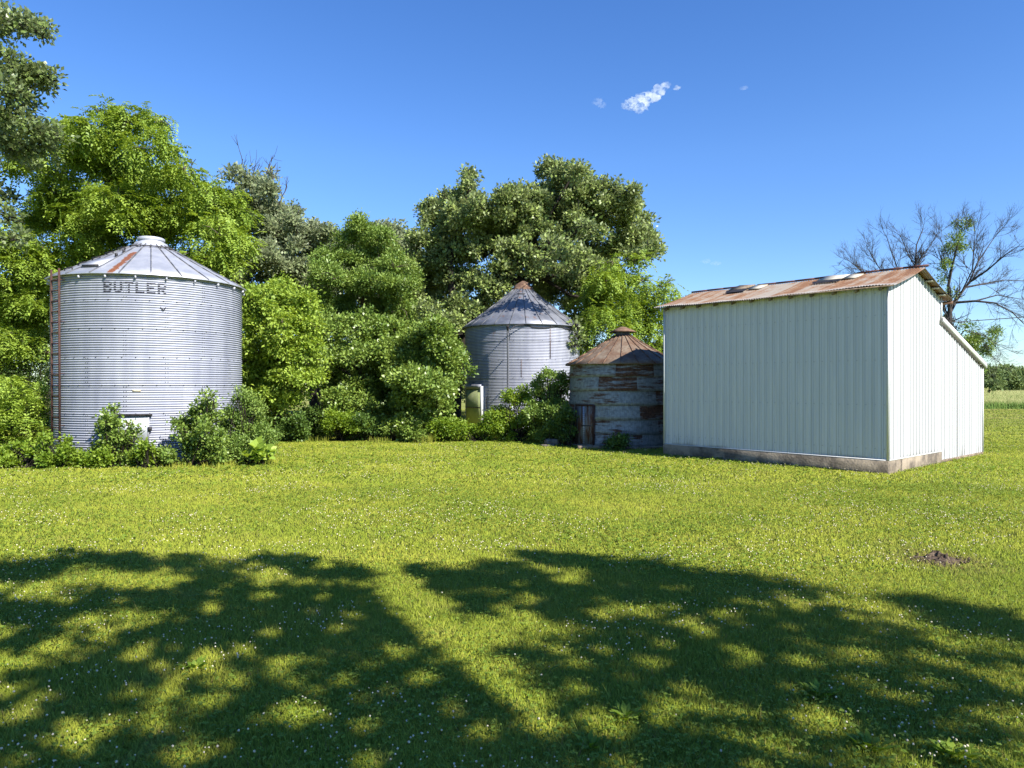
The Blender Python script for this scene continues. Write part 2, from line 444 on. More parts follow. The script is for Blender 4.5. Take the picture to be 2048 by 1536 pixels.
M['lawn'] = t.done(t.pbr(c, .9, 0, .1, t.bump(fine, .6, .03)).outputs[0])
S_ = 2600.0
tag(mesh('lawn', [(-S_, -S_, 0), (S_, -S_, 0), (S_, S_, 0), (-S_, S_, 0)], [(0, 1, 2, 3)], M['lawn']), kind='structure')

# ================================================================== shed frame (local x across, y along, origin at the near corner)
SH_RZ = math.atan2(.6637, .748)
P0 = np.array([9.55, 18.05])
sa = np.array([-.6637, .748]); sb = np.array([.748, .6637])
STUMP = G(1880, 1122)
C1 = np.array([-11.69, 23.0]); C2 = np.array([.50, 34.2]); C3 = np.array([4.28, 27.4])
R1, R2, R3 = 2.74, 2.74, 2.03

# ================================================================== grass blades, clover
def lawn_points(n, y0, y1, g, margin=4.5):
    """random points of the lawn strip y0..y1, more of them close by"""
    k = int(n * 1.25)
    y = y0 + (y1 - y0) * g.random(k)
    hw = .74 * y + margin
    keep = g.random(k) < hw / (.74 * y1 + margin)
    y = y[keep]; hw = hw[keep]
    while len(y) < n:
        y2 = y0 + (y1 - y0) * g.random(k); h2 = .74 * y2 + margin; kp = g.random(k) < h2 / (.74 * y1 + margin)
        y = np.concatenate([y, y2[kp]]); hw = np.concatenate([hw, h2[kp]])
    y = y[:n]; hw = hw[:n]
    x = (g.random(n) * 2 - 1) * hw
    p = np.stack([x, y], 1)
    ok = np.ones(n, bool)
    for c, r in ((C1, R1 + .1), (C2, R2 + .1), (C3, R3 + .1)): ok &= ((p - c) ** 2).sum(1) > r * r
    q = p - P0; lx = q @ sb; ly = q @ sa
    ok &= ~((lx > -.02) & (lx < 7.8) & (ly > -.02) & (ly < 6.9))
    ds = np.hypot(p[:, 0] - STUMP[0], (p[:, 1] - STUMP[1]) * .9)
    ok &= g.random(n) < np.clip((ds - .10) / .32, 0.04, 1)
    return p[ok]
def patch(p, s, ph):                                               # a smooth 0..1 field over the lawn
    return .5 + .25 * (np.sin(p[:, 0] * s + ph + 1.7 * np.sin(p[:, 1] * s * .7 + ph)) + np.sin(p[:, 1] * s * 1.13 - ph * 2 + 1.3 * np.sin(p[:, 0] * s * .8)))
t = NT('grass_blades'); geo = t.n('ShaderNodeNewGeometry')
c = grass_colour(t, geo.outputs['Position'], 1.0)
at = t.n('ShaderNodeAttribute', _attribute_name='tint'); dr = t.n('ShaderNodeAttribute', _attribute_name='dry')
c = t.mix(t.ramp(at.outputs['Fac'], (0, 1, .45, 0)), c, (.11, .18, .010))
c = t.mix(t.ramp(at.outputs['Fac'], (.72, 1, 0, .55)), c, (.46, .48, .09))
c = t.mix(dr.outputs['Fac'], c, (.30, .22, .09))
vm = t.n('ShaderNodeVectorMath', _operation='SCALE'); t.put(vm.inputs[0], geo.outputs['Normal']); vm.inputs['Scale'].default_value = .45
va = t.n('ShaderNodeVectorMath', _operation='ADD'); t.put(va.inputs[0], vm.outputs[0]); va.inputs[1].default_value = (0, 0, 1)
vn = t.n('ShaderNodeVectorMath', _operation='NORMALIZE'); t.put(vn.inputs[0], va.outputs[0])
b = t.pbr(c, .6, 0, .2, vn.outputs[0]); tr = t.n('ShaderNodeBsdfTranslucent', Color=c); ms = t.n('ShaderNodeMixShader', Fac=.35)
t.t.links.new(b.outputs[0], ms.inputs[1]); t.t.links.new(tr.outputs[0], ms.inputs[2])
M['grass'] = t.done(ms.outputs[0])
g = np.random.default_rng(21)
VV = []; TT = []; DD = []
for n, y0, y1, h, w in ((560000, 2.2, 8.5, .050, .0047), (430000, 8.5, 16, .050, .0082), (340000, 16, 29, .05, .0145), (120000, 29, 46, .05, .03), (95000, 46, 67, .05, .055)):
    p = lawn_points(n, y0, y1, g); k = len(p)
    pt = patch(p, 1.1, .4) * .5 + patch(p, 3.1, 2.0) * .5
    ds = np.hypot(p[:, 0] - STUMP[0], (p[:, 1] - STUMP[1]) * .8)
    dry = np.clip(1.1 - ds / .75, 0, .85) * g.uniform(.3, 1, k) + (g.random(k) < .035) * .7
    hh = h * g.uniform(.45, 1.15, k) * (.7 + .6 * pt); hh = np.where(g.random(k) < .006, hh * 2.2, hh)
    a = g.random(k) * 2 * PI; lean = g.uniform(.15, 1.0, k); b_ = a + g.uniform(-1.2, 1.2, k) + PI / 2
    ww = w * g.uniform(.6, 1.4, k)
    base = np.stack([p[:, 0], p[:, 1], np.zeros(k)], 1)
    dx = np.stack([np.cos(b_), np.sin(b_), np.zeros(k)], 1) * ww[:, None]
    tip = base + np.stack([np.cos(a) * lean * hh, np.sin(a) * lean * hh, hh], 1)
    VV.append(np.stack([base - dx, base + dx, tip], 1).reshape(-1, 3))
    TT.append(np.repeat(g.random(k), 3)); DD.append(np.repeat(np.clip(dry, 0, 1), 3))
VV = np.concatenate(VV)
tag(mesh('grass', VV, np.arange(len(VV)).reshape(-1, 3), M['grass'], None, False, {'tint': np.concatenate(TT), 'dry': np.concatenate(DD)}),
    'short mown yellow green grass covering the whole yard', 'grass', kind='stuff')

M['clover'] = leaf_mat('clover_leaf', (.09, .17, .018), (.27, .34, .055), .3, .55, .15)
VV = []; TT = []; off = 0; FFq = []
for n, y0, y1, L in ((48000, 2.2, 8.5, .018), (42000, 8.5, 16, .028), (22000, 16, 28, .05)):
    p = lawn_points(n, y0, y1, g)
    den = patch(p, 1.6, 3.3) * .6 + patch(p, .7, 1.1) * .6
    p = p[g.random(len(p)) < np.clip(den * 1.5 - .45, .04, 1)]
    k = len(p); h = g.uniform(.03, .075, k); a0 = g.random(k) * 2 * PI; tl = g.normal(size=(k, 3)) * .3 + np.array([0, 0, 1.0])
    tn = np.clip(.45 + g.normal(size=k) * .2, 0, 1)
    for q in range(3):
        a = a0 + q * 2 * PI / 3
        A = np.stack([np.cos(a), np.sin(a), g.normal(size=k) * .25], 1)
        V, _ = leaf_arrays(np.stack([p[:, 0], p[:, 1], h], 1), A, tl, L * g.uniform(.8, 1.3, k), L * g.uniform(.8, 1.2, k), .15)
        VV.append(V); TT.append(np.repeat(tn, 4))
VV = np.concatenate(VV)
tag(mesh('clover', VV, np.arange(len(VV)).reshape(-1, 4), M['clover'], None, False, {'tint': np.concatenate(TT)}),
    'low three leaved clover mixed through the mown grass', 'clover', kind='stuff')
# clover flower heads: small ragged white balls on stalks
M['flower'] = plain_mat('clover_flower', (.42, .37, .25), (.66, .60, .44), .8, 0, 90, .1)
ico_t = (1 + 5 ** .5) / 2
icoV = norm(np.array([(-1, ico_t, 0), (1, ico_t, 0), (-1, -ico_t, 0), (1, -ico_t, 0), (0, -1, ico_t), (0, 1, ico_t), (0, -1, -ico_t), (0, 1, -ico_t), (ico_t, 0, -1), (ico_t, 0, 1), (-ico_t, 0, -1), (-ico_t, 0, 1)]))
icoF = np.array([(0, 11, 5), (0, 5, 1), (0, 1, 7), (0, 7, 10), (0, 10, 11), (1, 5, 9), (5, 11, 4), (11, 10, 2), (10, 7, 6), (7, 1, 8), (3, 9, 4), (3, 4, 2), (3, 2, 6), (3, 6, 8), (3, 8, 9), (4, 9, 5), (2, 4, 11), (6, 2, 10), (8, 6, 7), (9, 8, 1)])
VV = []; FFt = []; off = 0
for n, y0, y1, r0 in ((6800, 2.2, 8.5, .0074), (8600, 8.5, 16, .0088), (5000, 16, 27, .0105)):
    p = lawn_points(n, y0, y1, g)
    den = patch(p, 2.1, .9) * .7 + patch(p, .8, 4.1) * .6
    p = p[g.random(len(p)) < np.clip(den * 3.2 - 1.75, .015, 1)]
    k = len(p); r = r0 * g.uniform(.6, 1.25, k); h = g.uniform(.045, .085, k)
    V = icoV[None] * r[:, None, None] * g.uniform(.8, 1.15, (k, 12, 1)) + np.stack([p[:, 0], p[:, 1], h], 1)[:, None, :]
    VV.append(V.reshape(-1, 3)); FFt.append((icoF[None] + (np.arange(k) * 12)[:, None, None]).reshape(-1, 3) + off); off += k * 12
tag(mesh('clover_flowers', np.concatenate(VV), np.concatenate(FFt), M['flower']), 'tiny white clover flower heads scattered over the lawn', 'clover flowers', kind='stuff')

# ================================================================== corrugated bins
def bin_wall(R, z0, z1, seams, amp, pitch, n=160, step=.005, name='wall', mat=None, parent=None):
    """corrugated rings, each ring lapped over the one below"""
    zs = np.linspace(z0, z1, int((z1 - z0) / pitch * 10))
    ring = np.searchsorted(np.asarray(seams), zs)
    r = R + amp * np.sin(2 * PI * zs / pitch) + (ring % 2) * step
    for s in seams: r = r + .012 * np.exp(-((zs - s) / .012) ** 2)
    a = np.arange(n) * 2 * PI / n
    V = np.stack([r[:, None] * np.cos(a), r[:, None] * np.sin(a), np.repeat(zs[:, None], n, 1)], -1).reshape(-1, 3)
    m = len(zs); i = np.arange(m - 1)[:, None] * n; j = np.arange(n)[None]; j2 = (j + 1) % n
    Fq = np.stack([i + j, i + j2, i + n + j2, i + n + j], -1).reshape(-1, 4)
    return mesh(name, V, Fq, mat, parent, True)
def cone_roof(re, ze, rt, zt, npan, a0, sag=.0, thick=.025, segs=5):
    """flat panels between raised ribs: roof sheet mesh and list of rib bars"""
    sheet = MB(); ribs = []
    angs = [a0 + 2 * PI * k / npan for k in range(npan)]
    V = []; Fc = []
    for q in range(segs + 1):
        f = q / segs; r = re + (rt - re) * f; z = ze + (zt - ze) * f - sag * math.sin(f * PI)
        for a in angs: V.append((r * math.cos(a), r * math.sin(a), z))
    for q in range(segs):
        for k in range(npan):
            k2 = (k + 1) % npan; Fc.append((q * npan + k, q * npan + k2, (q + 1) * npan + k2, (q + 1) * npan + k))
    o2 = len(V)   # underside lip at the eave
    for a in angs: V.append(((re - .015) * math.cos(a), (re - .015) * math.sin(a), ze - thick))
    for a in angs: V.append(((re - .30) * math.cos(a), (re - .30) * math.sin(a), ze - thick + .30 * (zt - ze) / (re - rt) * .9))
    for k in range(npan):
        k2 = (k + 1) % npan
        Fc.append((o2 + k, o2 + k2, k2, k)); Fc.append((o2 + npan + k, o2 + npan + k2, o2 + k2, o2 + k))
    sheet.add(V, Fc)
    for a in angs:
        rb = MB(); pts = []
        for q in range(segs + 1):
            f = q / segs; r = re + (rt - re) * f; z = ze + (zt - ze) * f - sag * math.sin(f * PI)
            pts.append(Vector((r * math.cos(a), r * math.sin(a), z + .012)))
        for q in range(segs): rb.prism(pts[q], pts[q + 1], .024, .035)
        ribs.append(rb)
    return sheet, ribs
def on(r, a, z): return (r * math.cos(a), r * math.sin(a), z)

# ---------------- big bin on the left
B1 = empty('grain_bin', (C1[0], C1[1], 0), 'big galvanised corrugated bin with black lettering and rusty ladder, beside tall walnut tree', 'grain bin')
fa1 = math.atan2(-C1[1], -C1[0])                       # direction from the bin to the viewpoint
A1 = lambda deg: fa1 + rad(deg)                        # positive = to the right in the photo
seams1 = [.615, 1.44, 2.26, 3.06, 3.885, 4.71]
PITCH = .0683; AMP = .0155
# wall material with the whitened patch above the door and a little dirt low down
t = NT('galvanised_wall_main'); v = t.coord()
n1 = t.noise(t.coord((1, 1, .1)), 4.0, 6); n2 = t.noise(v, 1.0, 4); n3 = t.noise(v, 70, 2)
f = t.math('ADD', t.math('MULTIPLY', n1, .5), t.math('ADD', t.math('MULTIPLY', n2, .35), t.math('MULTIPLY', n3, .15)))
c = t.mix(t.ramp(f, (.38, .62)), (.345, .36, .42), (.495, .51, .56))
pc = on(R1, A1(-8), 1.95); dn = t.n('ShaderNodeVectorMath', _operation='DISTANCE'); t.put(dn.inputs[0], v); dn.inputs[1].default_value = pc
white = t.math('MULTIPLY', t.ramp(t.math('ADD', dn.outputs['Value'], t.math('MULTIPLY', n2, .35)), (.34, .74, 1, 0)), .75)
c = t.mix(white, c, (.47, .465, .47))
zz = t.xyz(v)[2]; sq = t.xyz(v)
th1 = t.n('ShaderNodeMath', _operation='ARCTAN2'); t.put(th1.inputs[0], sq[1]); t.put(th1.inputs[1], sq[0])
rg = t.math('FLOOR', t.math('DIVIDE', t.math('ADD', zz, .20), .819)); pn = t.math('FLOOR', t.math('ADD', t.math('MULTIPLY', th1.outputs[0], 8 / (2 * PI)), t.math('MULTIPLY', rg, .5)))
cb = t.n('ShaderNodeCombineXYZ'); t.put(cb.inputs[0], rg); t.put(cb.inputs[1], pn); wn1 = t.n('ShaderNodeTexWhiteNoise', _noise_dimensions='2D'); t.put(wn1.inputs['Vector'], cb.outputs[0])
c = t.mix(t.math('MULTIPLY', wn1.outputs[0], .38), c, (.27, .29, .35))          # every sheet has weathered a little differently
dirt = t.math('MULTIPLY', t.ramp(t.math('ADD', zz, t.math('MULTIPLY', n1, 1.2)), (.55, 1.3, 1, 0)), .45)
c = t.mix(dirt, c, (.20, .19, .14))
hol = t.math('MULTIPLY', t.ramp(t.math('SINE', t.math('MULTIPLY', zz, 2 * PI / .0683)), (.20, -.55)), .56); c = t.mix(hol, c, (.095, .105, .175))   # shade of the under-facing curves put into the hollow colour
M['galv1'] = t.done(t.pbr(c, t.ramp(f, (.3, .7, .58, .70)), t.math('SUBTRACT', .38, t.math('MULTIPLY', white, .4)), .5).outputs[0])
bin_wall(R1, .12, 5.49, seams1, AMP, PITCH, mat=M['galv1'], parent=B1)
m = MB(); m.lathe([(R1 + .16, -.1), (R1 + .16, .10), (R1 + .12, .13), (R1 - .1, .14)], 64); m.build('concrete_base', M['concrete'], B1)
m = MB()
for q, s in enumerate(seams1):
    for k in range(48): m.lathe([(.001, 0), (.018, .002), (.018, .016), (.001, .022)], 6, on(R1 + .022, 2 * PI * (k + .5 * (q % 2)) / 48, s - .008))
tag(m.build('seam_bolts', M['dark_iron'], B1), kind='stuff')
m = MB()
for q in range(len(seams1) + 1):                                    # staggered vertical laps with two bolt rows
    zlo = ([.14] + seams1)[q]; zhi = (seams1 + [5.48])[q]
    for k in range(8):
        a = A1(-14 + 45 * k + (22.5 if q % 2 else 0))
        for da in (-.012, .012):
            for zz_ in np.arange(zlo + .08, zhi, .137): m.lathe([(.001, 0), (.012, .002), (.012, .012), (.001, .016)], 5, on(R1 + .016, a + da, zz_))
tag(m.build('lap_bolts', M['dark_iron'], B1), kind='stuff')
# roof
t = NT('galvanised_roof_rusty_panel'); v = t.coord(); n1 = t.noise(v, 3.0, 6); n2 = t.noise(v, 40, 2)
c = t.mix(t.ramp(t.math('ADD', t.math('MULTIPLY', n1, .8), t.math('MULTIPLY', n2, .2)), (.4, .62)), (.40, .415, .46), (.51, .52, .56))
# one long rust streak beside a rib, and a few small blotches
ra = A1(-21.5); ca_, sa_ = math.cos(ra), math.sin(ra)
xy = t.xyz(v)
al = t.math('ADD', t.math('MULTIPLY', xy[0], ca_), t.math('MULTIPLY', xy[1], sa_)); ac = t.math('SUBTRACT', t.math('MULTIPLY', xy[1], ca_), t.math('MULTIPLY', xy[0], sa_))
ns = t.noise(t.coord((3, 3, 3)), 2.2, 6, .65)
wv = t.math('ADD', t.math('ABSOLUTE', ac), t.math('MULTIPLY', t.math('SUBTRACT', ns, .5), .32))
st = t.math('MULTIPLY', t.ramp(wv, (.085, .115, 1, 0)), t.math('MULTIPLY', t.ramp(al, (1.15, 1.25)), t.ramp(al, (2.80, 2.9, 1, 0.2))))
bl = t.noise(v, 2.4, 8, .72); st = t.math('MAXIMUM', st, t.math('MULTIPLY', t.ramp(bl, (.665, .70)), .55))
c = t.mix(st, c, t.mix(t.ramp(n2, (.4, .6)), (.12, .04, .018), (.20, .08, .035)))
M['roof1'] = t.done(t.pbr(c, .48, t.math('SUBTRACT', .6, t.math('MULTIPLY', st, .6)), .4).outputs[0])
sheet, ribs = cone_roof(R1 + .15, 5.45, .50, 6.74, 22, A1(0))
RF1 = sheet.build('roof', M['roof1'], B1)
for rb in ribs: rb.build('roof_rib', M['galv_dull'], RF1)
m = MB(); m.lathe([(.52, 6.70), (.50, 6.80), (.47, 6.84), (.385, 6.84), (.385, 6.93)], 40); m.build('vent_collar', M['galv_roof'], RF1, True)
m = MB(); m.lathe([(.40, 6.915), (.41, 6.93), (.405, 7.0), (.36, 7.025), (.001, 7.03)], 40); m.build('vent_lid', M['galv_roof'], RF1, True)
def slope1(r): return 5.45 + (R1 + .15 - r) / (R1 + .15 - .50) * (6.74 - 5.45)
def step(a, r, name, w=.42, h=.07, mat='dark_iron', parent=RF1):
    m = MB(); t_ = (-math.sin(a), math.cos(a)); z = slope1(r) + h
    p = on(r, a, z); A_ = (p[0] - t_[0] * w / 2, p[1] - t_[1] * w / 2, z); B_ = (p[0] + t_[0] * w / 2, p[1] + t_[1] * w / 2, z)
    m.prism(A_, B_, .03, .03); m.prism(A_, (A_[0], A_[1], z - h), .025, .025); m.prism(B_, (B_[0], B_[1], z - h), .025, .025)
    return m.build(name, M[mat], parent)
for r in (2.55, 2.15, 1.75, 1.35, .98): step(A1(-58), r, 'roof_step')
for d in (-38, -12, 9, 30, 55): step(A1(d), .78, 'roof_step', .30, .05)
# roof hatch with a dark gap on its lower edge
m = MB(); ah = A1(-40); tt_ = (-math.sin(ah), math.cos(ah)); ct = (math.cos(ah), math.sin(ah))
def rp(r, s, dz): z = slope1(r) + dz; return (r * ct[0] + s * tt_[0], r * ct[1] + s * tt_[1], z)
V = [rp(2.45, -.30, .01), rp(2.45, .30, .01), rp(1.85, .26, .02), rp(1.85, -.26, .02), rp(2.45, -.30, .10), rp(2.45, .30, .10), rp(1.85, .26, .055), rp(1.85, -.26, .055)]
m.add(V, [(4, 5, 6, 7), (0, 1, 5, 4), (1, 2, 6, 5), (2, 3, 7, 6), (3, 0, 4, 7)]); HT = m.build('roof_hatch', M['galv_roof'], RF1)
m = MB(); m.prism(rp(2.455, -.29, .05), rp(2.455, .29, .05), .012, .06); m.build('hatch_gap', M['dark_iron'], HT)
for r in (1.60, 1.30):
    m = MB(); p = rp(r, .12, .04); m.box(p, (.03, .03, .05), ah); m.build('roof_lug', M['dark_iron'], RF1)
# eave clips seen as pale dots under the scalloped eave
for k in range(22):
    m = MB(); m.box(on(R1 + .06, A1(0) + 2 * PI * (k + .5) / 22, 5.36), (.05, .018, .035), A1(0) + 2 * PI * (k + .5) / 22); m.build('eave_clip', M['galv_roof'], RF1)
# ladder
LD = None; rails = []
aL, aR = A1(-62.8), A1(-54.2); rl = R1 + .15
for a in (aL, aR):
    m = MB(); m.prism(on(rl, a, .62), on(rl + .02, a, 5.62), .028, .055, up=(math.cos(a), math.sin(a), 0))
    rails.append(m)
LD = empty('ladder', (0, 0, 0), None, None); LD.parent = B1; 
for m in rails: m.build('ladder_rail', M['rust_iron'], LD)
for z in np.arange(.72, 5.55, .305):
    m = MB(); f = (z - .62) / 5; r = rl + .02 * f
    m.prism(on(r, aL, z), on(r, aR, z), .03, .035); m.build('ladder_rung', M['rust_iron'], LD)
for z in (1.1, 2.6, 4.1, 5.3):
    for a in (aL, aR):
        m = MB(); m.prism(on(R1 + .01, a, z), on(rl, a, z), .025, .02); m.build('ladder_bracket', M['rust_iron'], LD)
# door and its hood
def curved_panel(R, a0, a1, z0, z1, r, n=8, th=.04):
    V = []; Fc = []
    for zz in (z0, z1):
        for k in range(n + 1):
            a = a0 + (a1 - a0) * k / n
            V += [on(r, a, zz), on(r - th, a, zz)]
    w = 2 * (n + 1)
    for k in range(n):
        i = 2 * k
        Fc += [(i, i + 2, w + i + 2, w + i), (w + i, w + i + 2, w + i + 3, w + i + 1), (i + 1, i + 3, i + 2, i)]
    Fc += [(0, w, w + 1, 1), (2 * n, 2 * n + 1, w + 2 * n + 1, w + 2 * n)]
    return V, Fc
DR = MB(); DR.add(*curved_panel(R1, A1(-15.6), A1(-1.6), .58, 1.385, R1 + .075, 6, .08)); DR = DR.build('bin_door', M['door_steel'], B1)
m = MB()
for (a0, a1, z0, z1) in ((-16.2, -1.0, .55, .60), (-16.2, -15.2, .6, 1.37), (-2.0, -1.0, .6, 1.37)): m.add(*curved_panel(R1, A1(a0), A1(a1), z0, z1, R1 + .085, 6, .04))
m.build('door_frame', M['galv'], DR)
m = MB(); m.add(*curved_panel(R1, A1(-17.6), A1(.6), 1.385, 1.43, R1 + .15, 8, .16)); m.build('door_hood', M['dark_iron'], DR)
m = MB(); m.add(*curved_panel(R1, A1(-13.2), A1(-10.6), 1.10, 1.21, R1 + .083, 2, .01)); m.build('door_plate', M['tan_plate'], DR)
m = MB(); m.box(on(R1 + .10, A1(-.6), 1.0), (.03, .05, .06), A1(-.6)); m.build('door_latch', M['dark_iron'], DR)
m = MB(); m.add(*curved_panel(R1, A1(-10), A1(-5.6), 2.07, 2.13, R1 + .022, 2, .02)); m.build('name_plate', M['tan_plate'], B1)
m = MB(); m.prism(on(R1 + .02, A1(5.0), 4.53), on(R1 + .05, A1(6.6), 4.44), .02, .02); m.prism(on(R1 + .02, A1(8.0), 4.53), on(R1 + .05, A1(6.6), 4.44), .02, .02); m.build('bracket', M['dark_iron'], B1)
# lettering: painted block letters that follow the corrugation
def seg(x, y, x0, y0, x1, y1): return x0 <= x <= x1 and y0 <= y <= y1
def letter(ch, x, y):                                               # x, y in 0..1
    s = .27; h = .17
    if ch == 'B':
        if x < s: return True
        for cy, lo, hi in ((.76, .53, 1.0), (.25, 0, .53)):
            ry = (hi - lo) / 2; my = (hi + lo) / 2
            if lo <= y <= hi:
                if x < .60 and (y > hi - h or y < lo + h): return True
                dx = (x - .58) / .42; dy = (y - my) / ry
                if x >= .58 and dx * dx + dy * dy <= 1 and not ((x - .58) < .15 and abs(y - my) < ry - h): return True
        return False
    if ch == 'U':
        if y > .35: return x < s or x > 1 - s
        d = math.hypot((x - .5) / .5, (y - .35) / .35); di = math.hypot((x - .5) / (.5 - s), (y - .35) / (.35 - h))
        return d <= 1 and di >= 1
    if ch == 'T': return y > 1 - h or abs(x - .5) < s / 2
    if ch == 'L': return x < s or y < h
    if ch == 'E': return x < s or y < h or y > 1 - h or (abs(y - .5) < h / 2 and x < .85)
    if ch == 'R':
        if x < s: return True
        if y > .42:
            if x < .58 and (y > 1 - h or y < .42 + h): return True
            dx = (x - .56) / .44; dy = (y - .71) / .29
            return x >= .56 and dx * dx + dy * dy <= 1 and not ((x - .56) < .16 and abs(y - .71) < .29 - h)
        return abs(x - (.95 - y * 1.15) ) < .17
    return False
V = []; Fc = []
zb, zt_ = 4.905, 5.215; NX, NY = 18, 46
for li, ch in enumerate('BUTLER'):
    a_l = -26.2 + li * 5.95; a_w = 4.75
    for iy in range(NY):
        for ix in range(NX):
            if letter(ch, (ix + .5) / NX, (iy + .5) / NY):
                q = []
                for (dx, dy) in ((0, 0), (1, 0), (1, 1), (0, 1)):
                    z = zb + (zt_ - zb) * (iy + dy) / NY
                    r = R1 + AMP * math.sin(2 * PI * z / PITCH) + .0025
                    q.append(on(r, A1(a_l + a_w * (ix + dx) / NX), z))
                k = len(V); V += q; Fc.append((k, k + 1, k + 2, k + 3))
mesh('lettering', V, Fc, M['black_paint'], B1, True)

# ---------------- middle bin
B2 = empty('grain_bin', (C2[0], C2[1], 0), 'corrugated grey bin with steep cone roof and torn rusty cap, under the spreading oak', 'grain bin')
fa2 = math.atan2(-C2[1], -C2[0]); A2 = lambda deg: fa2 + rad(deg)
seams2 = [.95, 1.77, 2.60, 3.42, 4.25]
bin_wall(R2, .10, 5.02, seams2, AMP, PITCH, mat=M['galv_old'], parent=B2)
m = MB(); m.lathe([(R2 + .14, -.1), (R2 + .14, .08), (R2 - .1, .12)], 64); m.build('concrete_base', M['concrete'], B2)
m = MB()
for q, s in enumerate(seams2):
    for k in range(40): m.lathe([(.001, 0), (.018, .002), (.018, .016), (.001, .022)], 6, on(R2 + .022, 2 * PI * (k + .5 * (q % 2)) / 40, s - .008))
tag(m.build('seam_bolts', M['dark_iron'], B2), kind='stuff')
for (d, z0, z1) in ((-1, 2.62, 3.40), (27, 3.44, 4.95), (33, 1.8, 2.58), (-36, .97, 1.75)):
    m = MB(); m.add(*curved_panel(R2, A2(d - .5), A2(d + .5), z0, z1, R2 + .014, 1, .02)); m.build('rusty_lap', M['rust_iron'], B2)
t = NT('dull_roof_sheet'); v = t.coord(); n1 = t.noise(v, 2.0, 6); c = t.mix(t.ramp(n1, (.38, .62)), (.14, .15, .18), (.24, .25, .285))
rr_ = t.noise(t.coord((2, 2, .3)), 2.0, 7, .7); c = t.mix(t.math('MULTIPLY', t.ramp(rr_, (.60, .66)), .75), c, (.20, .09, .045))
M['roof2'] = t.done(t.pbr(c, .5, .5, .4).outputs[0])
sheet, ribs = cone_roof(R2 + .17, 4.98, .36, 6.93, 25, A2(3.4), sag=.05)
RF2 = sheet.build('roof', M['roof2'], B2)
for rb in ribs: rb.build('roof_rib', M['galv_dull'], RF2)
g = np.random.default_rng(4); V = []; Fc = []; n = 26                # torn cap: crumpled ragged cone
prof = [(.50, 6.80), (.47, 6.93), (.36, 7.06), (.22, 7.20), (.05, 7.27)]
for q, (r, z) in enumerate(prof):
    for k in range(n):
        a = 2 * PI * k / n; rj = r * (1 + .20 * (g.random() - .5)); zj = z + (g.random() - .6) * (.24 if q == 0 else .07)
        V.append((rj * math.cos(a) + .03 * q * .5, rj * math.sin(a), zj))
for q in range(len(prof) - 1):
    for k in range(n): Fc.append((q * n + k, q * n + (k + 1) % n, (q + 1) * n + (k + 1) % n, (q + 1) * n + k))
Fc.append(tuple(range(4 * n, 5 * n)))
M['rust_sheet'] = plain_mat('rusty_sheet', (.085, .042, .028), (.20, .125, .08), .85, .1, 7)
mesh('roof_cap', V, Fc, M['rust_sheet'], RF2)
m = MB(); aa = A2(-4); sl2 = lambda r: 4.98 + (R2 + .17 - r) / (R2 + .17 - .36) * 1.95 - .03
for s in (-.12, .12):
    pass
tp = (-math.sin(aa), math.cos(aa)); pz = on(.86, aa, sl2(.86) + .05)
m.prism((pz[0] - tp[0] * .2, pz[1] - tp[1] * .2, pz[2]), (pz[0] + tp[0] * .2, pz[1] + tp[1] * .2, pz[2]), .03, .03); m.build('roof_step', M['dark_iron'], RF2)
M['green_door'] = plain_mat('reflected_green_door', (.22, .27, .10), (.34, .38, .19), .8, 0, 3)  # green reflected from the grass is put into the door colour
DR2 = MB(); DR2.add(*curved_panel(R2, A2(-68), A2(-41.5), .35, 2.10, R2 + .10, 6, .12)); DR2 = DR2.build('bin_door', M['green_door'], B2)
m = MB(); m.add(*curved_panel(R2, A2(-41.3), A2(-39.0), .30, 2.22, R2 + .17, 2, .20)); m.build('door_post', M['white_metal'], DR2)
m = MB(); m.add(*curved_panel(R2, A2(-69), A2(-41.5), 2.10, 2.30, R2 + .13, 6, .15)); m.build('door_header', M['galv_old'], DR2)
m = MB(); m.add(*curved_panel(R2, A2(-67.5), A2(-42), 1.22, 1.27, R2 + .115, 6, .03)); m.build('door_rail', M['wood'], DR2)

# conduit pole with box and cable in front of it
pp = P(1015.5, 771, 31.05)
PL = empty('conduit_pole', (pp[0], pp[1], 0), 'thin grey conduit pole with cable and meter box, in front of the steep roofed bin', 'utility pole')
m = MB(); m.tube([(0, 0, -.1), (0, 0, 1.5), (.01, 0, 3.2), (0, 0, 4.72)], .048, 10); m.build('pole', M['galv_dull'], PL, True)
m = MB(); m.tube([(0, 0, 4.66), (0, -.03, 4.80), (.0, -.12, 4.85), (0, -.17, 4.78)], .055, 8); m.build('weather_head', M['dark_iron'], PL, True)
m = MB(); m.box((.10, -.10, 1.28), (.16, .09, .22), 0, .015); bx = m.build('meter_box', M['door_steel'], PL)
m = MB(); m.lathe([(.09, 0), (.09, .05), (.07, .08), (.001, .085)], 16, (.10, -.10, 1.50)); m.build('meter', M['galv'], bx)
for z in (2.3, 3.6):
    m = MB(); m.prism((0, 0, z), (0, .35, z), .03, .03); m.build('stand_off', M['dark_iron'], PL)
def wall_pt(d, z, r=R2 + .05): q = on(r, A2(d), z); return np.array([C2[0] + q[0] - pp[0], C2[1] + q[1] - pp[1], z])
cab = [np.array([0, -.17, 4.78]), np.array([.12, -.05, 4.70]), np.array([.28, .05, 4.84]), np.array([.45, .12, 4.90]), wall_pt(3, 4.93)] + [wall_pt(d, 4.90 - .10 * math.sin(d * .09) ** 2) for d in range(10, 74, 6)]
m = MB(); m.tube(cab, .022, 5); m.build('cable', M['rubber'], PL, True)
cab2 = [np.array([0, -.17, 4.78]), np.array([.05, -.16, 4.55]), np.array([.10, -.05, 4.42]), np.array([.05, .0, 4.2])]
m = MB(); m.tube(cab2, .015, 5); m.build('cable', M['rubber'], PL, True)

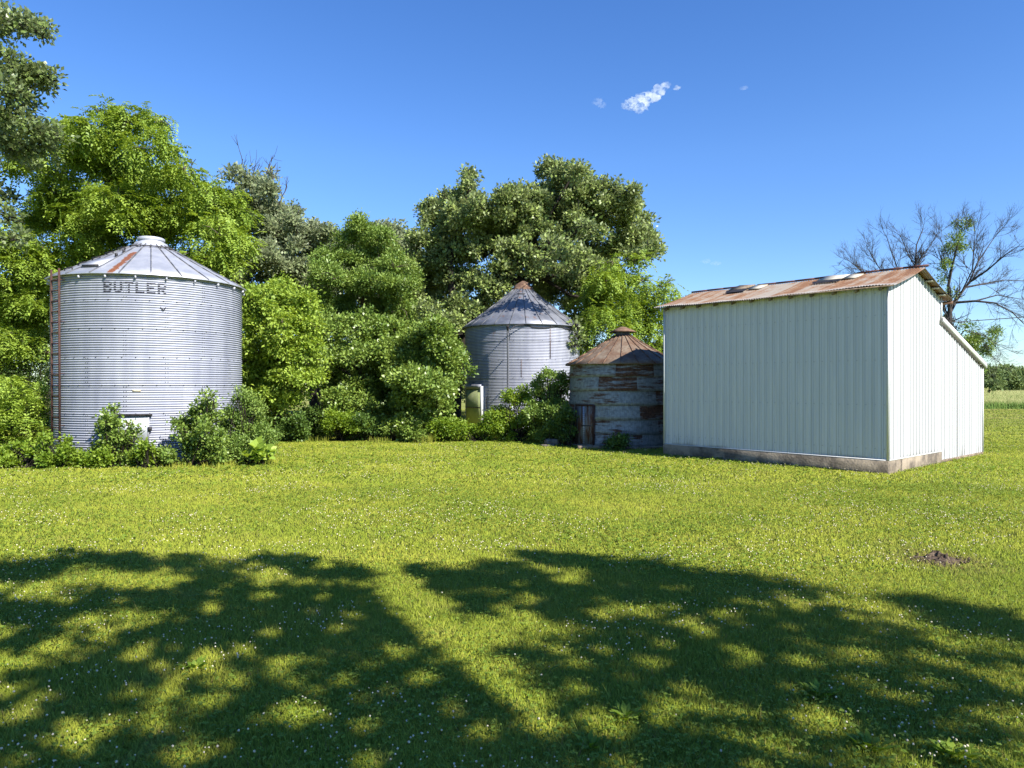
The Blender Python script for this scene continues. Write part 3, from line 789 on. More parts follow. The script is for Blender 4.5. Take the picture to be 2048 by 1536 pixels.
# ---------------- small rusty bin
B3 = empty('grain_bin', (C3[0], C3[1], 0), 'small rust streaked bin with brown ribbed roof, tucked behind the white shed', 'grain bin')
fa3 = math.atan2(-C3[1], -C3[0]); A3 = lambda deg: fa3 + rad(deg)
t = NT('rust_streaked_sheet'); v = t.coord()
ang = t.xyz(v); th = t.n('ShaderNodeMath', _operation='ARCTAN2'); t.put(th.inputs[0], ang[1]); t.put(th.inputs[1], ang[0])
crs = t.math('FLOOR', t.math('DIVIDE', ang[2], .515))
pan = t.math('FLOOR', t.math('MULTIPLY', t.math('ADD', th.outputs[0], t.math('MULTIPLY', crs, .37)), 1.45))
cmb = t.n('ShaderNodeCombineXYZ'); t.put(cmb.inputs[0], t.math('ADD', t.math('MULTIPLY', th.outputs[0], 2.2), t.math('MULTIPLY', crs, 7.3))); t.put(cmb.inputs[1], t.math('MULTIPLY', crs, 3.1)); t.put(cmb.inputs[2], t.math('MULTIPLY', ang[2], 8.0))
ns = t.noise(cmb.outputs[0], 1.35, 9, .68)
wn = t.n('ShaderNodeTexWhiteNoise', _noise_dimensions='2D'); cm2 = t.n('ShaderNodeCombineXYZ'); t.put(cm2.inputs[0], crs); t.put(cm2.inputs[1], pan); t.put(wn.inputs['Vector'], cm2.outputs[0])
rf = t.ramp(t.math('ADD', ns, t.math('MULTIPLY', t.math('SUBTRACT', wn.outputs[0], .5), .27)), (.50, .61))
zc = t.noise(v, 9, 3)
cz = t.mix(t.ramp(zc, (.35, .65)), (.135, .155, .175), (.24, .265, .285))
cz = t.mix(t.math('MULTIPLY', wn.outputs[0], .25), cz, (.22, .23, .25))
cr = t.mix(t.ramp(t.noise(v, 14, 4), (.35, .65)), (.045, .020, .013), (.11, .052, .03))
c = t.mix(rf, cz, cr)
M['rust_wall'] = t.done(t.pbr(c, t.math('ADD', .5, t.math('MULTIPLY', rf, .35)), t.math('MULTIPLY', t.math('SUBTRACT', 1, rf), .35), .35).outputs[0])
V = []; Fc = []; NS = 760
edges = [.06, .50, 1.02, 1.54, 2.06, 2.58, 3.06]
a = np.arange(NS) * 2 * PI / NS; flute = .0048 * np.cos(a * 190)
allV = []; allF = []; off = 0
for q in range(6):
    z0, z1 = edges[q], edges[q + 1] + .03
    zs = np.array([z0 - .012, z0, z0 + .12, (z0 + z1) / 2, z1]); dr_ = np.array([.028, .046, .030, .012, -.012])
    rr3 = R3 + dr_[:, None] + flute[None] + .008 * np.sin(a * 5 + q * 2)[None]
    Vv = np.stack([rr3 * np.cos(a), rr3 * np.sin(a), np.repeat(zs[:, None], NS, 1)], -1).reshape(-1, 3)
    i = np.arange(4)[:, None] * NS; j = np.arange(NS)[None]; j2 = (j + 1) % NS
    allV.append(Vv); allF.append(np.stack([i + j, i + j2, i + NS + j2, i + NS + j], -1).reshape(-1, 4) + off); off += len(Vv)
mesh('wall', np.concatenate(allV), np.concatenate(allF), M['rust_wall'], B3, False)
m = MB(); m.lathe([(R3 + .12, -.1), (R3 + .12, .05), (R3 - .1, .07)], 48); m.build('concrete_base', M['concrete'], B3)
t = NT('brown_rust_roof'); v = t.coord(); n1 = t.noise(v, 1.6, 6); n2 = t.noise(v, 12, 4)
c = t.mix(t.ramp(n1, (.38, .62)), (.135, .075, .045), (.215, .175, .13)); c = t.mix(t.ramp(n2, (.45, .7, 0, .6)), c, (.08, .045, .032))
M['roof3'] = t.done(t.pbr(c, .7, .2, .3).outputs[0])
sheet, ribs = cone_roof(R3 + .19, 3.04, .30, 4.17, 22, A3(-2), sag=.02)
RF3 = sheet.build('roof', M['roof3'], B3)
for k, rb in enumerate(ribs): rb.build('roof_rib', M['rust_sheet'], RF3)
m = MB(); m.lathe([(.31, 4.13), (.27, 4.20), (.27, 4.34)], 24); m.build('vent_neck', M['galv_dull'], RF3, True)
m = MB(); m.lathe([(.50, 4.30), (.52, 4.315), (.28, 4.43), (.09, 4.51), (.001, 4.52)], 16); m.build('vent_cap', M['rust_sheet'], RF3)
DR3 = MB(); DR3.add(*curved_panel(R3, A3(-55), A3(-31), .10, 1.50, R3 + .06, 6, .08)); t = NT('rusty_door_sheet'); n1 = t.noise(t.coord((4, 4, .9)), 1.6, 7, .7)
M['rust_door'] = t.done(t.pbr(t.mix(t.ramp(n1, (.44, .56)), (.16, .17, .17), t.mix(t.ramp(n1, (.52, .7)), (.12, .052, .03), (.05, .024, .016))), .8, 0, .2).outputs[0])
DR3 = DR3.build('bin_door', M['rust_door'], B3)
m = MB()
m.add(*curved_panel(R3, A3(-31), A3(-29.4), .06, 1.55, R3 + .085, 1, .11)); m.add(*curved_panel(R3, A3(-56.6), A3(-55), .06, 1.55, R3 + .085, 1, .11)); m.add(*curved_panel(R3, A3(-55), A3(-31), 1.50, 1.56, R3 + .085, 4, .11))
m.build('door_frame', M['rust_iron'], DR3)
m = MB(); m.add(*curved_panel(R3, A3(-44.2), A3(-42), .12, 1.48, R3 + .075, 1, .02)); m.build('door_strip', M['galv_old'], DR3)
m = MB(); m.prism(on(R3 + .08, A3(-46), .78), on(R3 + .08, A3(-33), .78), .02, .03); m.build('door_bar', M['dark_iron'], DR3)

# ================================================================== shed
SH = empty('shed', (P0[0], P0[1], 0), 'tall white ribbed metal shed with rusty roof, lean-to side and concrete footing', 'shed', rz=SH_RZ)
# white painted sheet with faint dust and dark dirt streaks rising from its lower edge
t = NT('white_ribbed_siding'); v = t.coord(); n1 = t.noise(t.coord((3, 3, .15)), 2.5, 6); n2 = t.noise(v, 1.0, 4)
c = t.mix(t.ramp(n1, (.35, .65)), (.485, .50, .515), (.545, .555, .565))
sp = t.n('ShaderNodeTexVoronoi'); t.put(sp.inputs['Vector'], t.coord((1, 1, 1))); sp.inputs['Scale'].default_value = 4.5
c = t.mix(t.math('MULTIPLY', t.ramp(sp.outputs['Distance'], (.045, .07, 1, 0)), .35), c, (.40, .40, .38))
xyz = t.xyz(v); stk = t.noise(t.coord((9, 9, .35)), 3.0, 5, .7)
low = t.ramp(t.math('SUBTRACT', xyz[2], t.math('MULTIPLY', t.ramp(stk, (.56, .8)), .75)), (.36, .44, 1, 0))
c = t.mix(t.math('MULTIPLY', low, t.math('MULTIPLY', t.ramp(n2, (.45, .6)), .7)), c, (.17, .17, .14))
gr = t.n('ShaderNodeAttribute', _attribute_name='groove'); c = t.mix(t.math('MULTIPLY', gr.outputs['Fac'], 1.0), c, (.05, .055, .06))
M['siding'] = t.done(t.pbr(c, .42, 0, .4).outputs[0])
def ribbed(length, pitch, h=.020, start=.04):
    pts = [(0.0, 0.0, 0)]; x = start
    while x < length - .06:
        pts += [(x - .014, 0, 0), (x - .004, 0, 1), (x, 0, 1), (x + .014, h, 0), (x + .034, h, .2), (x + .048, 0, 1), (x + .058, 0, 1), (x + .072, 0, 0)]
        mid = x + .048 + (pitch - .048) / 2
        if mid + .03 < length: pts += [(mid - .012, 0, 0), (mid - .006, .005, 0), (mid + .006, .005, .35), (mid + .012, 0, 0)]
        x += pitch
    pts.append((length, 0, 0)); return pts
def wall_along(axis, length, off, out, zbot, ztop, pitch=.2286, extra=(), parent=SH, name='wall', start=.04, x0=0.0, gw=1.0):
    """ribbed sheet wall; axis 'x' or 'y', offset on the other axis, out = outward sign"""
    prof = ribbed(length, pitch, start=start)
    prof = sorted(set(prof + [(e, 0.0, 0) for e in extra]), key=lambda q: q[0])
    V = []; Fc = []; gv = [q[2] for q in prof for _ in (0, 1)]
    for (s, h, _g) in prof:
        for z in (zbot, ztop(s + x0)):
            V.append((s + x0, off + out * h, z) if axis == 'x' else (off + out * h, s + x0, z))
    for k in range(len(prof) - 1): Fc.append((2 * k, 2 * k + 2, 2 * k + 3, 2 * k + 1))
    return mesh(name, V, Fc, M['siding'], parent, False, {'groove': np.array(gv) * gw})
Wd, Ln, Lt = 3.83, 6.86, 7.77
peak = 5.37; eave = 4.80
gable = lambda x: eave + (peak - eave) * (1 - abs(x - Wd / 2) / (Wd / 2))
leanz = lambda x: 4.03 + (2.80 - 4.03) * (x - Wd) / (Lt - Wd)
wall_along('y', Ln, 0.0, -1, .35, lambda s: eave, start=.10, gw=.30)
wall_along('x', Wd, 0.0, -1, .35, gable, extra=(Wd / 2,), start=.14)
wall_along('x', Wd, Ln, 1, .35, gable, extra=(Wd / 2,))
wall_along('y', Ln, Wd, 1, .35, lambda s: eave)
LE = empty('lean_to', (0, 0, 0), None, None); LE.parent = SH
wall_along('x', Lt - Wd - .004, -.004, -1, .09, leanz, parent=LE, x0=Wd + .004, start=.10)
wall_along('x', Lt - Wd - .004, Ln, 1, .09, leanz, parent=LE, x0=Wd + .004)
wall_along('y', Ln, Lt, 1, .09, lambda s: 2.80, parent=LE)
m = MB(); m.prism((Wd + 1.39, -.030, .10), (Wd + 1.39, -.030, leanz(Wd + 1.39) - .02), .022, .012); m.build('panel_joint', M['dark_iron'], LE)
m = MB(); m.prism((Wd - .05, -.09, 4.16), (Lt + .14, -.09, 2.89), .03, .145); m.prism((Lt + .15, -.105, 2.88), (Lt + .15, Ln + .1, 2.88), .03, .14); m.build('fascia', M['white_metal'], LE)
m = MB(); V = [(Wd + .02, -.07, 4.23), (Lt + .15, -.07, 2.97), (Lt + .15, Ln + .1, 2.97), (Wd + .02, Ln + .1, 4.23)]; V += [(x, y, z - .03) for x, y, z in V]
m.add(V, [(0, 1, 2, 3), (7, 6, 5, 4), (0, 4, 5, 1), (1, 5, 6, 2), (2, 6, 7, 3), (3, 7, 4, 0)]); m.build('lean_to_roof', M['white_metal'], LE)
m = MB()
for k in range(34):
    f = (k + .5) / 34; x = Wd + .1 + f * (Lt - Wd); m.box((x, -.045, leanz(x) - .005), (.028, .018, .008))
m.build('rib_closure', M['dark_iron'], LE)
m = MB(); m.box((Wd + (Lt - Wd) / 2 + .04, .06, .035), ((Lt - Wd) / 2 - .03, .09, .055)); m.box((Lt - .06, Ln / 2, .035), (.09, Ln / 2 - .1, .055)); m.build('sill', M['wood'], LE)
# corner trims
m = MB(); m.prism((-.018, -.018, .34), (-.018, -.018, eave + .02), .05, .05); m.build('corner_trim', M['white_metal'], SH)
m = MB(); m.prism((-.018, Ln + .012, .34), (-.018, Ln + .012, eave), .05, .05); m.build('corner_trim', M['white_metal'], SH)
m = MB(); m.prism((Lt + .012, -.015, .08), (Lt + .012, -.015, 2.8), .05, .05); m.build('corner_trim', M['white_metal'], LE)
m = MB(); m.prism((Wd + .012, -.030, 4.05), (Wd + .012, -.030, eave - .02), .045, .04); m.build('corner_trim', M['white_metal'], SH)
m = MB(); m.prism((.02, -.028, .345), (Wd, -.028, .345), .03, .03); m.prism((-.028, .02, .345), (-.028, Ln, .345), .03, .03); m.build('base_trim', M['white_metal'], SH)
m = MB()
for zz_ in (.62, 1.75, 2.9, 4.05, 4.62):
    for k in range(30): m.lathe([(.001, 0), (.012, .001), (.012, .006), (.001, .009)], 5, (-.012, .10 - .03 + k * .2286, zz_))
tag(m.build('screws', M['dark_iron'], SH), kind='stuff')
# footing
t = NT('stained_concrete_footing'); v = t.coord(); n1 = t.noise(v, 1.6, 7, .65); n2 = t.noise(v, 18, 4)
c = t.mix(t.ramp(n1, (.42, .60)), (.095, .08, .064), (.29, .24, .18)); c = t.mix(t.ramp(n2, (.4, .7, 0, .4)), c, (.20, .17, .14))
M['footing'] = t.done(t.pbr(c, .95, 0, .15, t.bump(n2, .5, .03)).outputs[0])
m = MB(); m.box((Wd / 2 - .02, Ln / 2, .07), (Wd / 2 + .045, Ln / 2 + .045, .27), 0, .018); FT = m.build('footing', M['footing'], SH)
m = MB(); m.tube([(.68, -.072, .34), (.74, -.072, .22), (.70, -.072, .13), (.77, -.072, -.02)], .007, 4); m.build('crack', M['dark_iron'], FT)
# rusty corrugated roof
t = NT('rusty_corrugated_roof'); v = t.coord((1, 1, 1)); xyz = t.xyz(v)
n1 = t.noise(t.coord((.5, 5, .5)), 1.0, 7, .65); n2 = t.noise(v, 2.6, 7, .7); n3 = t.noise(v, 26, 3)
sh = t.math('FLOOR', t.math('DIVIDE', t.math('ADD', xyz[1], 10), .66)); wn = t.n('ShaderNodeTexWhiteNoise', _noise_dimensions='1D'); t.put(wn.inputs['W'], sh)
f = t.math('ADD', t.math('ADD', t.math('MULTIPLY', n1, .5), t.math('MULTIPLY', n2, .5)), t.math('MULTIPLY', t.math('SUBTRACT', wn.outputs[0], .5), .10))
c = t.mix(t.ramp(f, (.42, .55)), (.235, .21, .18), (.185, .092, .042))
c = t.mix(t.ramp(f, (.53, .66, 0, .85)), c, (.085, .038, .024)); c = t.mix(t.ramp(n3, (.5, .75, 0, .4)), c, (.25, .19, .13))
low = t.ramp(t.math('ADD', xyz[0], t.math('MULTIPLY', n2, .5)), (.0, .32, .8, 0)); c = t.mix(low, c, (.30, .29, .28))
M['shed_roof'] = t.done(t.pbr(c, .68, .2, .3).outputs[0])
g = np.random.default_rng(8)
ys = np.arange(-.25, Ln + .27, .0127); 
def roof_side(x_e, x_r, z_e, z_r, name):
    nx = 9; fx = np.linspace(0, 1, nx)
    corr = .011 * np.sin(2 * PI * ys / .0762)
    sag = .020 * np.sin(ys * 1.15 + .5) + .012 * np.sin(ys * 3.1)
    ed = .022 * np.sin(ys * 2.2) + .018 * np.sin(ys * 5.3 + 1) + .02 * (np.floor((ys + 10) / .66) % 2)
    V = np.zeros((nx, len(ys), 3))
    for i, f in enumerate(fx):
        V[i, :, 0] = x_e + (x_r - x_e) * f + np.sign(x_e - x_r) * ed * (1 - f)
        V[i, :, 1] = ys
        V[i, :, 2] = z_e + (z_r - z_e) * f + corr + sag * (.4 + .6 * (1 - f)) + (-.03 * math.sin(f * PI))
    n = len(ys); i = np.arange(nx - 1)[:, None] * n; j = np.arange(n - 1)[None]
    top = np.stack([i + j, i + j + 1, i + n + j + 1, i + n + j], -1).reshape(-1, 4)
    if x_e > x_r: top = top[:, ::-1]
    Vt = V.reshape(-1, 3); Vb = Vt.copy(); Vb[:, 2] -= .004
    k = len(Vt)
    rim = []
    for s in range(n - 1): rim.append((s, s + 1, k + s + 1, k + s))
    for q in range(nx - 1): rim.append((q * n, (q + 1) * n, k + (q + 1) * n, k + q * n)); e = q * n + n - 1; rim.append((e, e + n, k + e + n, k + e))
    return mesh(name, np.concatenate([Vt, Vb]), [np.concatenate([top, top[:, ::-1] + k, np.array(rim)])], M['shed_roof'], None, True)
RF = empty('roof', (0, 0, 0), None, None); RF.parent = SH
a_ = roof_side(-.24, Wd / 2 + .015, 4.775, 5.445, 'roof_sheet'); a_.parent = RF
b_ = roof_side(Wd + .36, Wd / 2 - .015, 4.735, 5.425, 'roof_sheet'); b_.parent = RF
M['ridge'] = plain_mat('dark_rusty_ridge', (.06, .03, .03), (.14, .06, .05), .7, .2, 10)
rz_ = lambda y: 5.485 + .012 * math.sin(y * 1.15 + .5)
for k in range(12):
    y0 = -.31 + k * (Ln + .6) / 12; y1 = y0 + (Ln + .6) / 12 + .01
    if k in (3, 8): continue
    m = MB(); m.prism((Wd / 2 + .03, y0, rz_(y0)), (Wd / 2 + .03, y1, rz_(y1)), .05, .05); m.build('ridge_cap', M['ridge'], RF)
slo = lambda x: 4.775 + (5.445 - 4.775) * (x + .24) / (Wd / 2 + .255)
def patch_board(y0, y1, x0, x1, lift, mat, name, tilt=0.0):
    m = MB(); z0, z1 = slo(x0) + lift, slo(x1) + lift * .6 + tilt
    V = [(x0, y0, z0), (x1, y0, z1), (x1, y1, z1 + .03), (x0, y1, z0 + .02)]; V += [(x, y, z - .035) for x, y, z in V]
    m.add(V, [(3, 2, 1, 0), (4, 5, 6, 7), (1, 5, 4, 0), (2, 6, 5, 1), (3, 7, 6, 2), (0, 4, 7, 3)]); return m.build(name, M[mat], RF)
M['cream_board'] = plain_mat('cream_patch_board', (.34, .31, .24), (.46, .43, .37), .8, 0, 5)
patch_board(1.75, 2.42, 1.25, 1.93, .055, 'cream_board', 'roof_patch', .01)
m = MB(); V = [(1.08, 1.70, slo(1.08) + .022), (1.22, 1.70, slo(1.22) + .06), (1.22, 2.52, slo(1.22) + .06), (1.10, 2.50, slo(1.10) + .022)]; m.add(V, [(3, 2, 1, 0)]); m.build('roof_gap', M['dark_iron'], RF)
patch_board(1.36, 1.70, 1.35, 1.92, .03, 'cream_board', 'roof_patch')
patch_board(4.75, 5.32, 1.30, 1.95, .07, 'wood', 'roof_patch', .02)
m = MB(); V = [(1.12, 4.66, slo(1.12) + .022), (1.30, 4.66, slo(1.30) + .07), (1.30, 5.40, slo(1.30) + .07), (1.14, 5.36, slo(1.14) + .022)]; m.add(V, [(3, 2, 1, 0)]); m.build('roof_gap', M['dark_iron'], RF)
patch_board(4.30, 4.66, 1.35, 1.92, .03, 'cream_board', 'roof_patch')
for k in range(12):
    y = .12 + k * .60
    m = MB(); sl_ = (5.445 - 4.775) / (Wd / 2 + .255)
    m.prism((-.20, y, 4.70), (.25, y, 4.70 + .45 * sl_ ), .045, .095); m.build('rafter', M['wood'], RF)
m = MB(); m.prism((-.225, -.22, 4.755), (-.225, Ln + .2, 4.755), .02, .035); m.build('eave_batten', M['wood'], RF)
for x in (2.62, 3.12, 3.62):
    zt2 = 5.425 + (4.735 - 5.425) * (x - Wd / 2) / (Wd + .36 - Wd / 2) - .065
    m = MB(); m.prism((x, -.21, zt2), (x, .02, zt2), .13, .04); m.build('purlin', M['cream_board'], RF)
m = MB(); m.prism((Wd + .31, -.24, 4.66), (Wd + .31, Ln + .1, 4.66), .03, .09); m.build('eave_board', M['rust_sheet'], RF)

# ================================================================== trees
def at(u, d): return ((u - 1024) / F * d, d)
# far left oak reaching in from outside the frame
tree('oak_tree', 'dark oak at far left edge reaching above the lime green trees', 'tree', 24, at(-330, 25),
     [(20, 45, 36), (62, 52, 24), (88, 62, 16), (-40, 40, 50), (15, 118, 26), (40, 150, 34), (75, 165, 30), (104, 160, 17), (12, 185, 34), (45, 200, 24), (-30, 160, 55), (-90, 80, 70), (-150, 200, 90),
      (18, 250, 40), (60, 268, 36), (98, 272, 26), (25, 300, 40), (75, 305, 32), (-40, 260, 60), (-110, 320, 80), (-60, 400, 70), (10, 400, 24), (-200, 90, 90), (-260, 250, 110), (40, 235, 26), (-140, 480, 80), (14, 440, 26), (30, 480, 24)],
     'oak_dark', 40000, .17, .105, grow=1.0, trunk=[np.array(q) for q in ((-22.9, 25, -.2), (-22.8, 25, 2), (-22.3, 25, 5), (-21.5, 24.7, 8.5), (-20.8, 24.5, 12))], tr=[.5, .42, .36, .26, .12],
     seed=1, depth=.8, sub=.27, ksub=2.0, twig=.35, back=.5)
# tall walnut behind the big bin
tree('walnut_tree', 'tall bright lime green walnut rising behind the bin with black lettering', 'tree', 33, at(215, 34),
     [(230, 225, 30), (255, 245, 22), (205, 228, 22), (215, 275, 38), (298, 240, 22), (325, 248, 15), (300, 300, 36), (158, 252, 20), (128, 250, 18), (180, 310, 46), (100, 300, 34), (255, 350, 54), (335, 345, 36), (384, 345, 18), (400, 385, 34), (428, 395, 34), (462, 420, 28), (92, 395, 34), (150, 430, 48), (225, 450, 56), (300, 440, 54), (375, 450, 56), (440, 470, 42), (60, 330, 36), (70, 500, 34), (25, 560, 42), (90, 545, 42), (155, 510, 46), (30, 640, 42), (75, 610, 38), (425, 520, 44), (465, 480, 30), (-20, 500, 50), (-50, 600, 60), (240, 520, 50), (330, 520, 50), (60, 690, 30), (345, 300, 18), (410, 430, 50), (-10, 690, 40), (212, 400, 34), (272, 405, 36), (335, 405, 32), (180, 385, 28), (120, 415, 34), (112, 350, 28), (85, 445, 36), (160, 470, 34), (250, 330, 30)],
     'walnut', 175000, .175, .082, trunk=[np.array(P(u, v, 34)) for u, v in ((215, 875), (213, 780), (205, 600), (196, 470), (222, 330), (232, 240))], tr=[.34, .28, .22, .16, .09, .03],
     seed=2, sub=.36, ksub=2.0, pinnate=6, droop=.7, twig=.3, fill=.35, bark='bark_pale', depth=1.3)
# oak with dead top
OD = tree('oak_tree', 'greyish oak with bare dead twigs sticking out of its top, right of the lettered bin', 'tree', 43, at(520, 44),
     [(470, 350, 15), (500, 378, 22), (535, 385, 20), (528, 415, 26), (565, 430, 24), (480, 405, 24), (500, 450, 38), (555, 472, 40), (590, 450, 22), (618, 478, 34), (645, 505, 38), (500, 520, 48), (560, 535, 48), (605, 555, 44), (652, 470, 22), (668, 505, 28), (490, 590, 44), (580, 600, 44), (460, 470, 34), (640, 580, 40), (545, 350, 9), (680, 545, 30)],
     'oak_pale', 80000, .21, .125, trunk=[np.array(P(u, v, 43.5)) for u, v in ((640, 870), (625, 760), (597, 560), (560, 480), (515, 430), (500, 370))], tr=[.42, .36, .30, .22, .15, .06],
     seed=3, sub=.32, ksub=2.0, depth=1.2, twig=.3)
g = np.random.default_rng(31)
dp = []
def bare(p, d, ln, r, lev, g, out, up=.25, spread=.55, kids=(3, 5)):
    m = 5; pts = [np.asarray(p, float)]; d = norm(np.asarray(d, float))
    for k in range(m - 1):
        d = norm(d + g.normal(size=3) * .13 + np.array([0, 0, up * .25])); pts.append(pts[-1] + d * ln / (m - 1))
    pts = np.array(pts); out.append((pts, np.linspace(r, r * .5, m)))
    if lev <= 0: return
    for k in range(g.integers(*kids)):
        f = g.uniform(.25, 1.0); q = pts[0] * 0 + np.array([np.interp(f * (m - 1), np.arange(m), pts[:, i]) for i in range(3)])
        dn = norm(d + g.normal(size=3) * spread + np.array([0, 0, up])); bare(q, dn, ln * g.uniform(.45, .75), r * .58, lev - 1, g, out, up, spread, kids)
ob = np.array([OD.location[0], OD.location[1], 0.0])
for (a, b_) in (((480, 380), (452, 328)), ((492, 372), (476, 318)), ((505, 372), (510, 326)), ((530, 372), (527, 326)), ((545, 365), (550, 345)), ((558, 410), (572, 375)), ((580, 440), (592, 420))):
    p0 = P(a[0], a[1], 42.5); p1 = P(b_[0], b_[1], 42.5 + g.normal() * .4); bare(p0, p1 - p0, np.linalg.norm(p1 - p0), .040, 2, g, dp, .12, .45, (2, 4))
V1, F1 = tube_arrays(dp, 4); mesh('dead_twigs', V1 - ob, F1, M['bark_dead'], OD)
# mid height ash, pale oak behind it
tree('ash_tree', 'soft mid green ash with pointed top in the middle of the grove', 'tree', 36.5, at(725, 37),
     [(712, 452, 20), (735, 468, 22), (700, 478, 24), (758, 480, 26), (690, 515, 34), (742, 515, 38), (780, 535, 36), (680, 570, 44), (740, 580, 50), (792, 575, 38), (660, 625, 40), (720, 645, 50), (780, 640, 44), (640, 560, 30), (630, 650, 36), (805, 620, 34), (815, 560, 26), (650, 520, 20)],
     'ash', 85000, .145, .072, seed=4, sub=.31, ksub=2.0, depth=1.1, twig=.25, fill=.3, bark='bark_pale')
tree('oak_tree', 'pale oak top peeking out between the ash and the spreading oak', 'tree', 48, at(770, 49),
     [(762, 458, 16), (785, 462, 18), (800, 482, 22), (770, 490, 30), (810, 500, 22), (830, 520, 28), (700, 500, 26), (670, 490, 22), (640, 480, 22), (720, 530, 40), (780, 540, 40)],
     'oak_pale', 20000, .21, .13, seed=5, sub=.33, depth=1.0)
# the big spreading oak over the middle bin
tree('oak_tree', 'large spreading oak with heavy arching limb over the steep roofed bin', 'tree', 38.5, at(905, 39),
     [(938, 350, 13), (940, 378, 20), (928, 405, 26), (896, 398, 15), (862, 418, 20), (870, 448, 32), (845, 482, 28), (918, 446, 38), (962, 420, 28), (975, 455, 30), (1018, 402, 30), (1058, 395, 28), (1100, 342, 22), (1128, 348, 20), (1120, 378, 30), (1160, 346, 18), (1168, 372, 22), (1100, 420, 42), (1160, 415, 40), (1212, 385, 24), (1226, 415, 30), (1264, 386, 14), (1258, 410, 20), (1264, 440, 28), (1205, 455, 44), (1268, 482, 28), (1292, 475, 22), (1304, 500, 16), (1240, 505, 34), (1280, 520, 22), (1150, 470, 46), (1050, 445, 46), (985, 490, 30), (905, 505, 46), (842, 535, 36), (872, 570, 46), (832, 605, 42), (912, 560, 36), (1185, 512, 32), (1008, 440, 34), (1100, 490, 34), (1145, 545, 22, .8), (1225, 552, 22), (880, 640, 38), (832, 672, 44), (1210, 590, 24), (1060, 500, 24), (1170, 600, 22, 1.0), (1120, 575, 18, 1.5), (1090, 600, 22, 2.0), (1150, 640, 22, 2.5), (1195, 545, 26), (1000, 535, 24, -1.4), (1050, 515, 22, -1.5), (960, 575, 26, -1.3), (930, 620, 30, -1.2), (900, 655, 34, -1.2), (980, 600, 18, -.8), (1075, 545, 14, -1.2), (1035, 560, 12, .8), (1140, 505, 15, -5.6), (1172, 515, 14, -6.2), (1118, 498, 13, -5.2), (1150, 655, 7, -6), (1157, 676, 8, -6), (1150, 692, 6, -6), (1000, 470, 34), (1060, 475, 34), (1045, 430, 34), (960, 490, 34), (1020, 505, 26), (1085, 520, 22, .6), (1175, 455, 12, -8.4), (1205, 470, 11, -8.4), (1120, 517, 10, -7.4), (1088, 522, 9, -7.2), (1100, 490, 9, -7.8), (1090, 590, 22, 1.6), (1130, 610, 22, 2), (1165, 570, 22, 1.5), (1200, 580, 24, 1.2), (1100, 560, 20, 1.2), (1180, 640, 22, 2.4), (1060, 560, 16, 1.4), (1140, 525, 24, .3), (1070, 535, 18, -1.3), (1010, 575, 14, -1.0), (1110, 540, 15, -1.4), (1145, 560, 14, -1.2)],
     'oak', 150000, .20, .125,
     trunk=[np.array(P(u, v, 39 + k)) for u, v, k in ((900, 866, 0), (905, 780, 0), (915, 680, 0), (940, 630, -.2), (982, 580, -.4), (1030, 535, -.6), (1085, 503, -.8), (1140, 470, -.8), (1190, 440, -.6))], tr=[.62, .52, .46, .40, .36, .30, .22, .14, .06],
     seed=6, sub=.31, ksub=2.0, depth=1.3, twig=.35, back=.5)
OL = [o for o in COL.objects if o.get('label', '').startswith('large spreading')][0]
lp = [([(975, 588), (1020, 562), (1075, 556), (1130, 548), (1180, 562), (1215, 556)], .26), ([(918, 670), (905, 600), (900, 520), (925, 440), (940, 370)], .28), ([(1040, 528), (1075, 470), (1110, 410), (1140, 360)], .16), ([(1085, 556), (1140, 590), (1185, 600), (1210, 612), (1228, 640)], .10), ([(990, 575), (1000, 520), (985, 470)], .12)]
V1, F1 = tube_arrays([(np.array([P(u, v, 38.4 - .15 * k) for k, (u, v) in enumerate(pp_)]), np.linspace(r, r * .3, len(pp_))) for pp_, r in lp], 8)
mesh('limbs', V1 - np.array([OL.location[0], OL.location[1], 0]), F1, M['bark'], OL, True)
# lime green boxelder beside the big bin
tree('boxelder_tree', 'bright lime green boxelder right beside the lettered bin, branches down to the shrubs', 'tree', 28.5, at(555, 29),
     [(532, 592, 34), (566, 590, 30), (600, 605, 24), (520, 640, 44), (575, 645, 44), (618, 655, 22), (512, 700, 46), (568, 705, 48), (612, 700, 26), (525, 758, 46), (582, 752, 40), (560, 805, 34), (596, 795, 22), (500, 800, 36), (490, 740, 34), (625, 720, 16), (505, 600, 26), (540, 850, 26)],
     'lime', 52000, .145, .085, seed=7, sub=.28, depth=.8, twig=.3, fill=.35, bark='bark_pale', droop=.25)
tree('mulberry_tree', 'dense dark green mulberry between the lime boxelder and the round bushy one', 'tree', 31, at(725, 31.5),
     [(690, 655, 36), (735, 660, 38), (780, 668, 36), (665, 705, 40), (720, 715, 50), (772, 715, 40), (690, 765, 46), (748, 775, 52), (800, 750, 36), (672, 805, 28), (725, 822, 42), (785, 815, 40), (645, 665, 24), (650, 740, 24), (815, 700, 28), (815, 800, 28)],
     'mulb', 52000, .14, .095, seed=8, sub=.28, depth=.9, twig=.3)
tree('mulberry_tree', 'round bushy mulberry at the left side of the steep roofed bin, glossy leaves', 'tree', 29.6, at(860, 30),
     [(850, 680, 32), (885, 690, 30), (838, 725, 40), (880, 735, 40), (905, 715, 20), (845, 780, 44), (878, 785, 32), (902, 755, 16), (830, 820, 36), (868, 825, 32), (868, 660, 22), (815, 760, 28)],
     'mulb', 40000, .14, .095, seed=9, sub=.27, depth=.7, twig=.25)
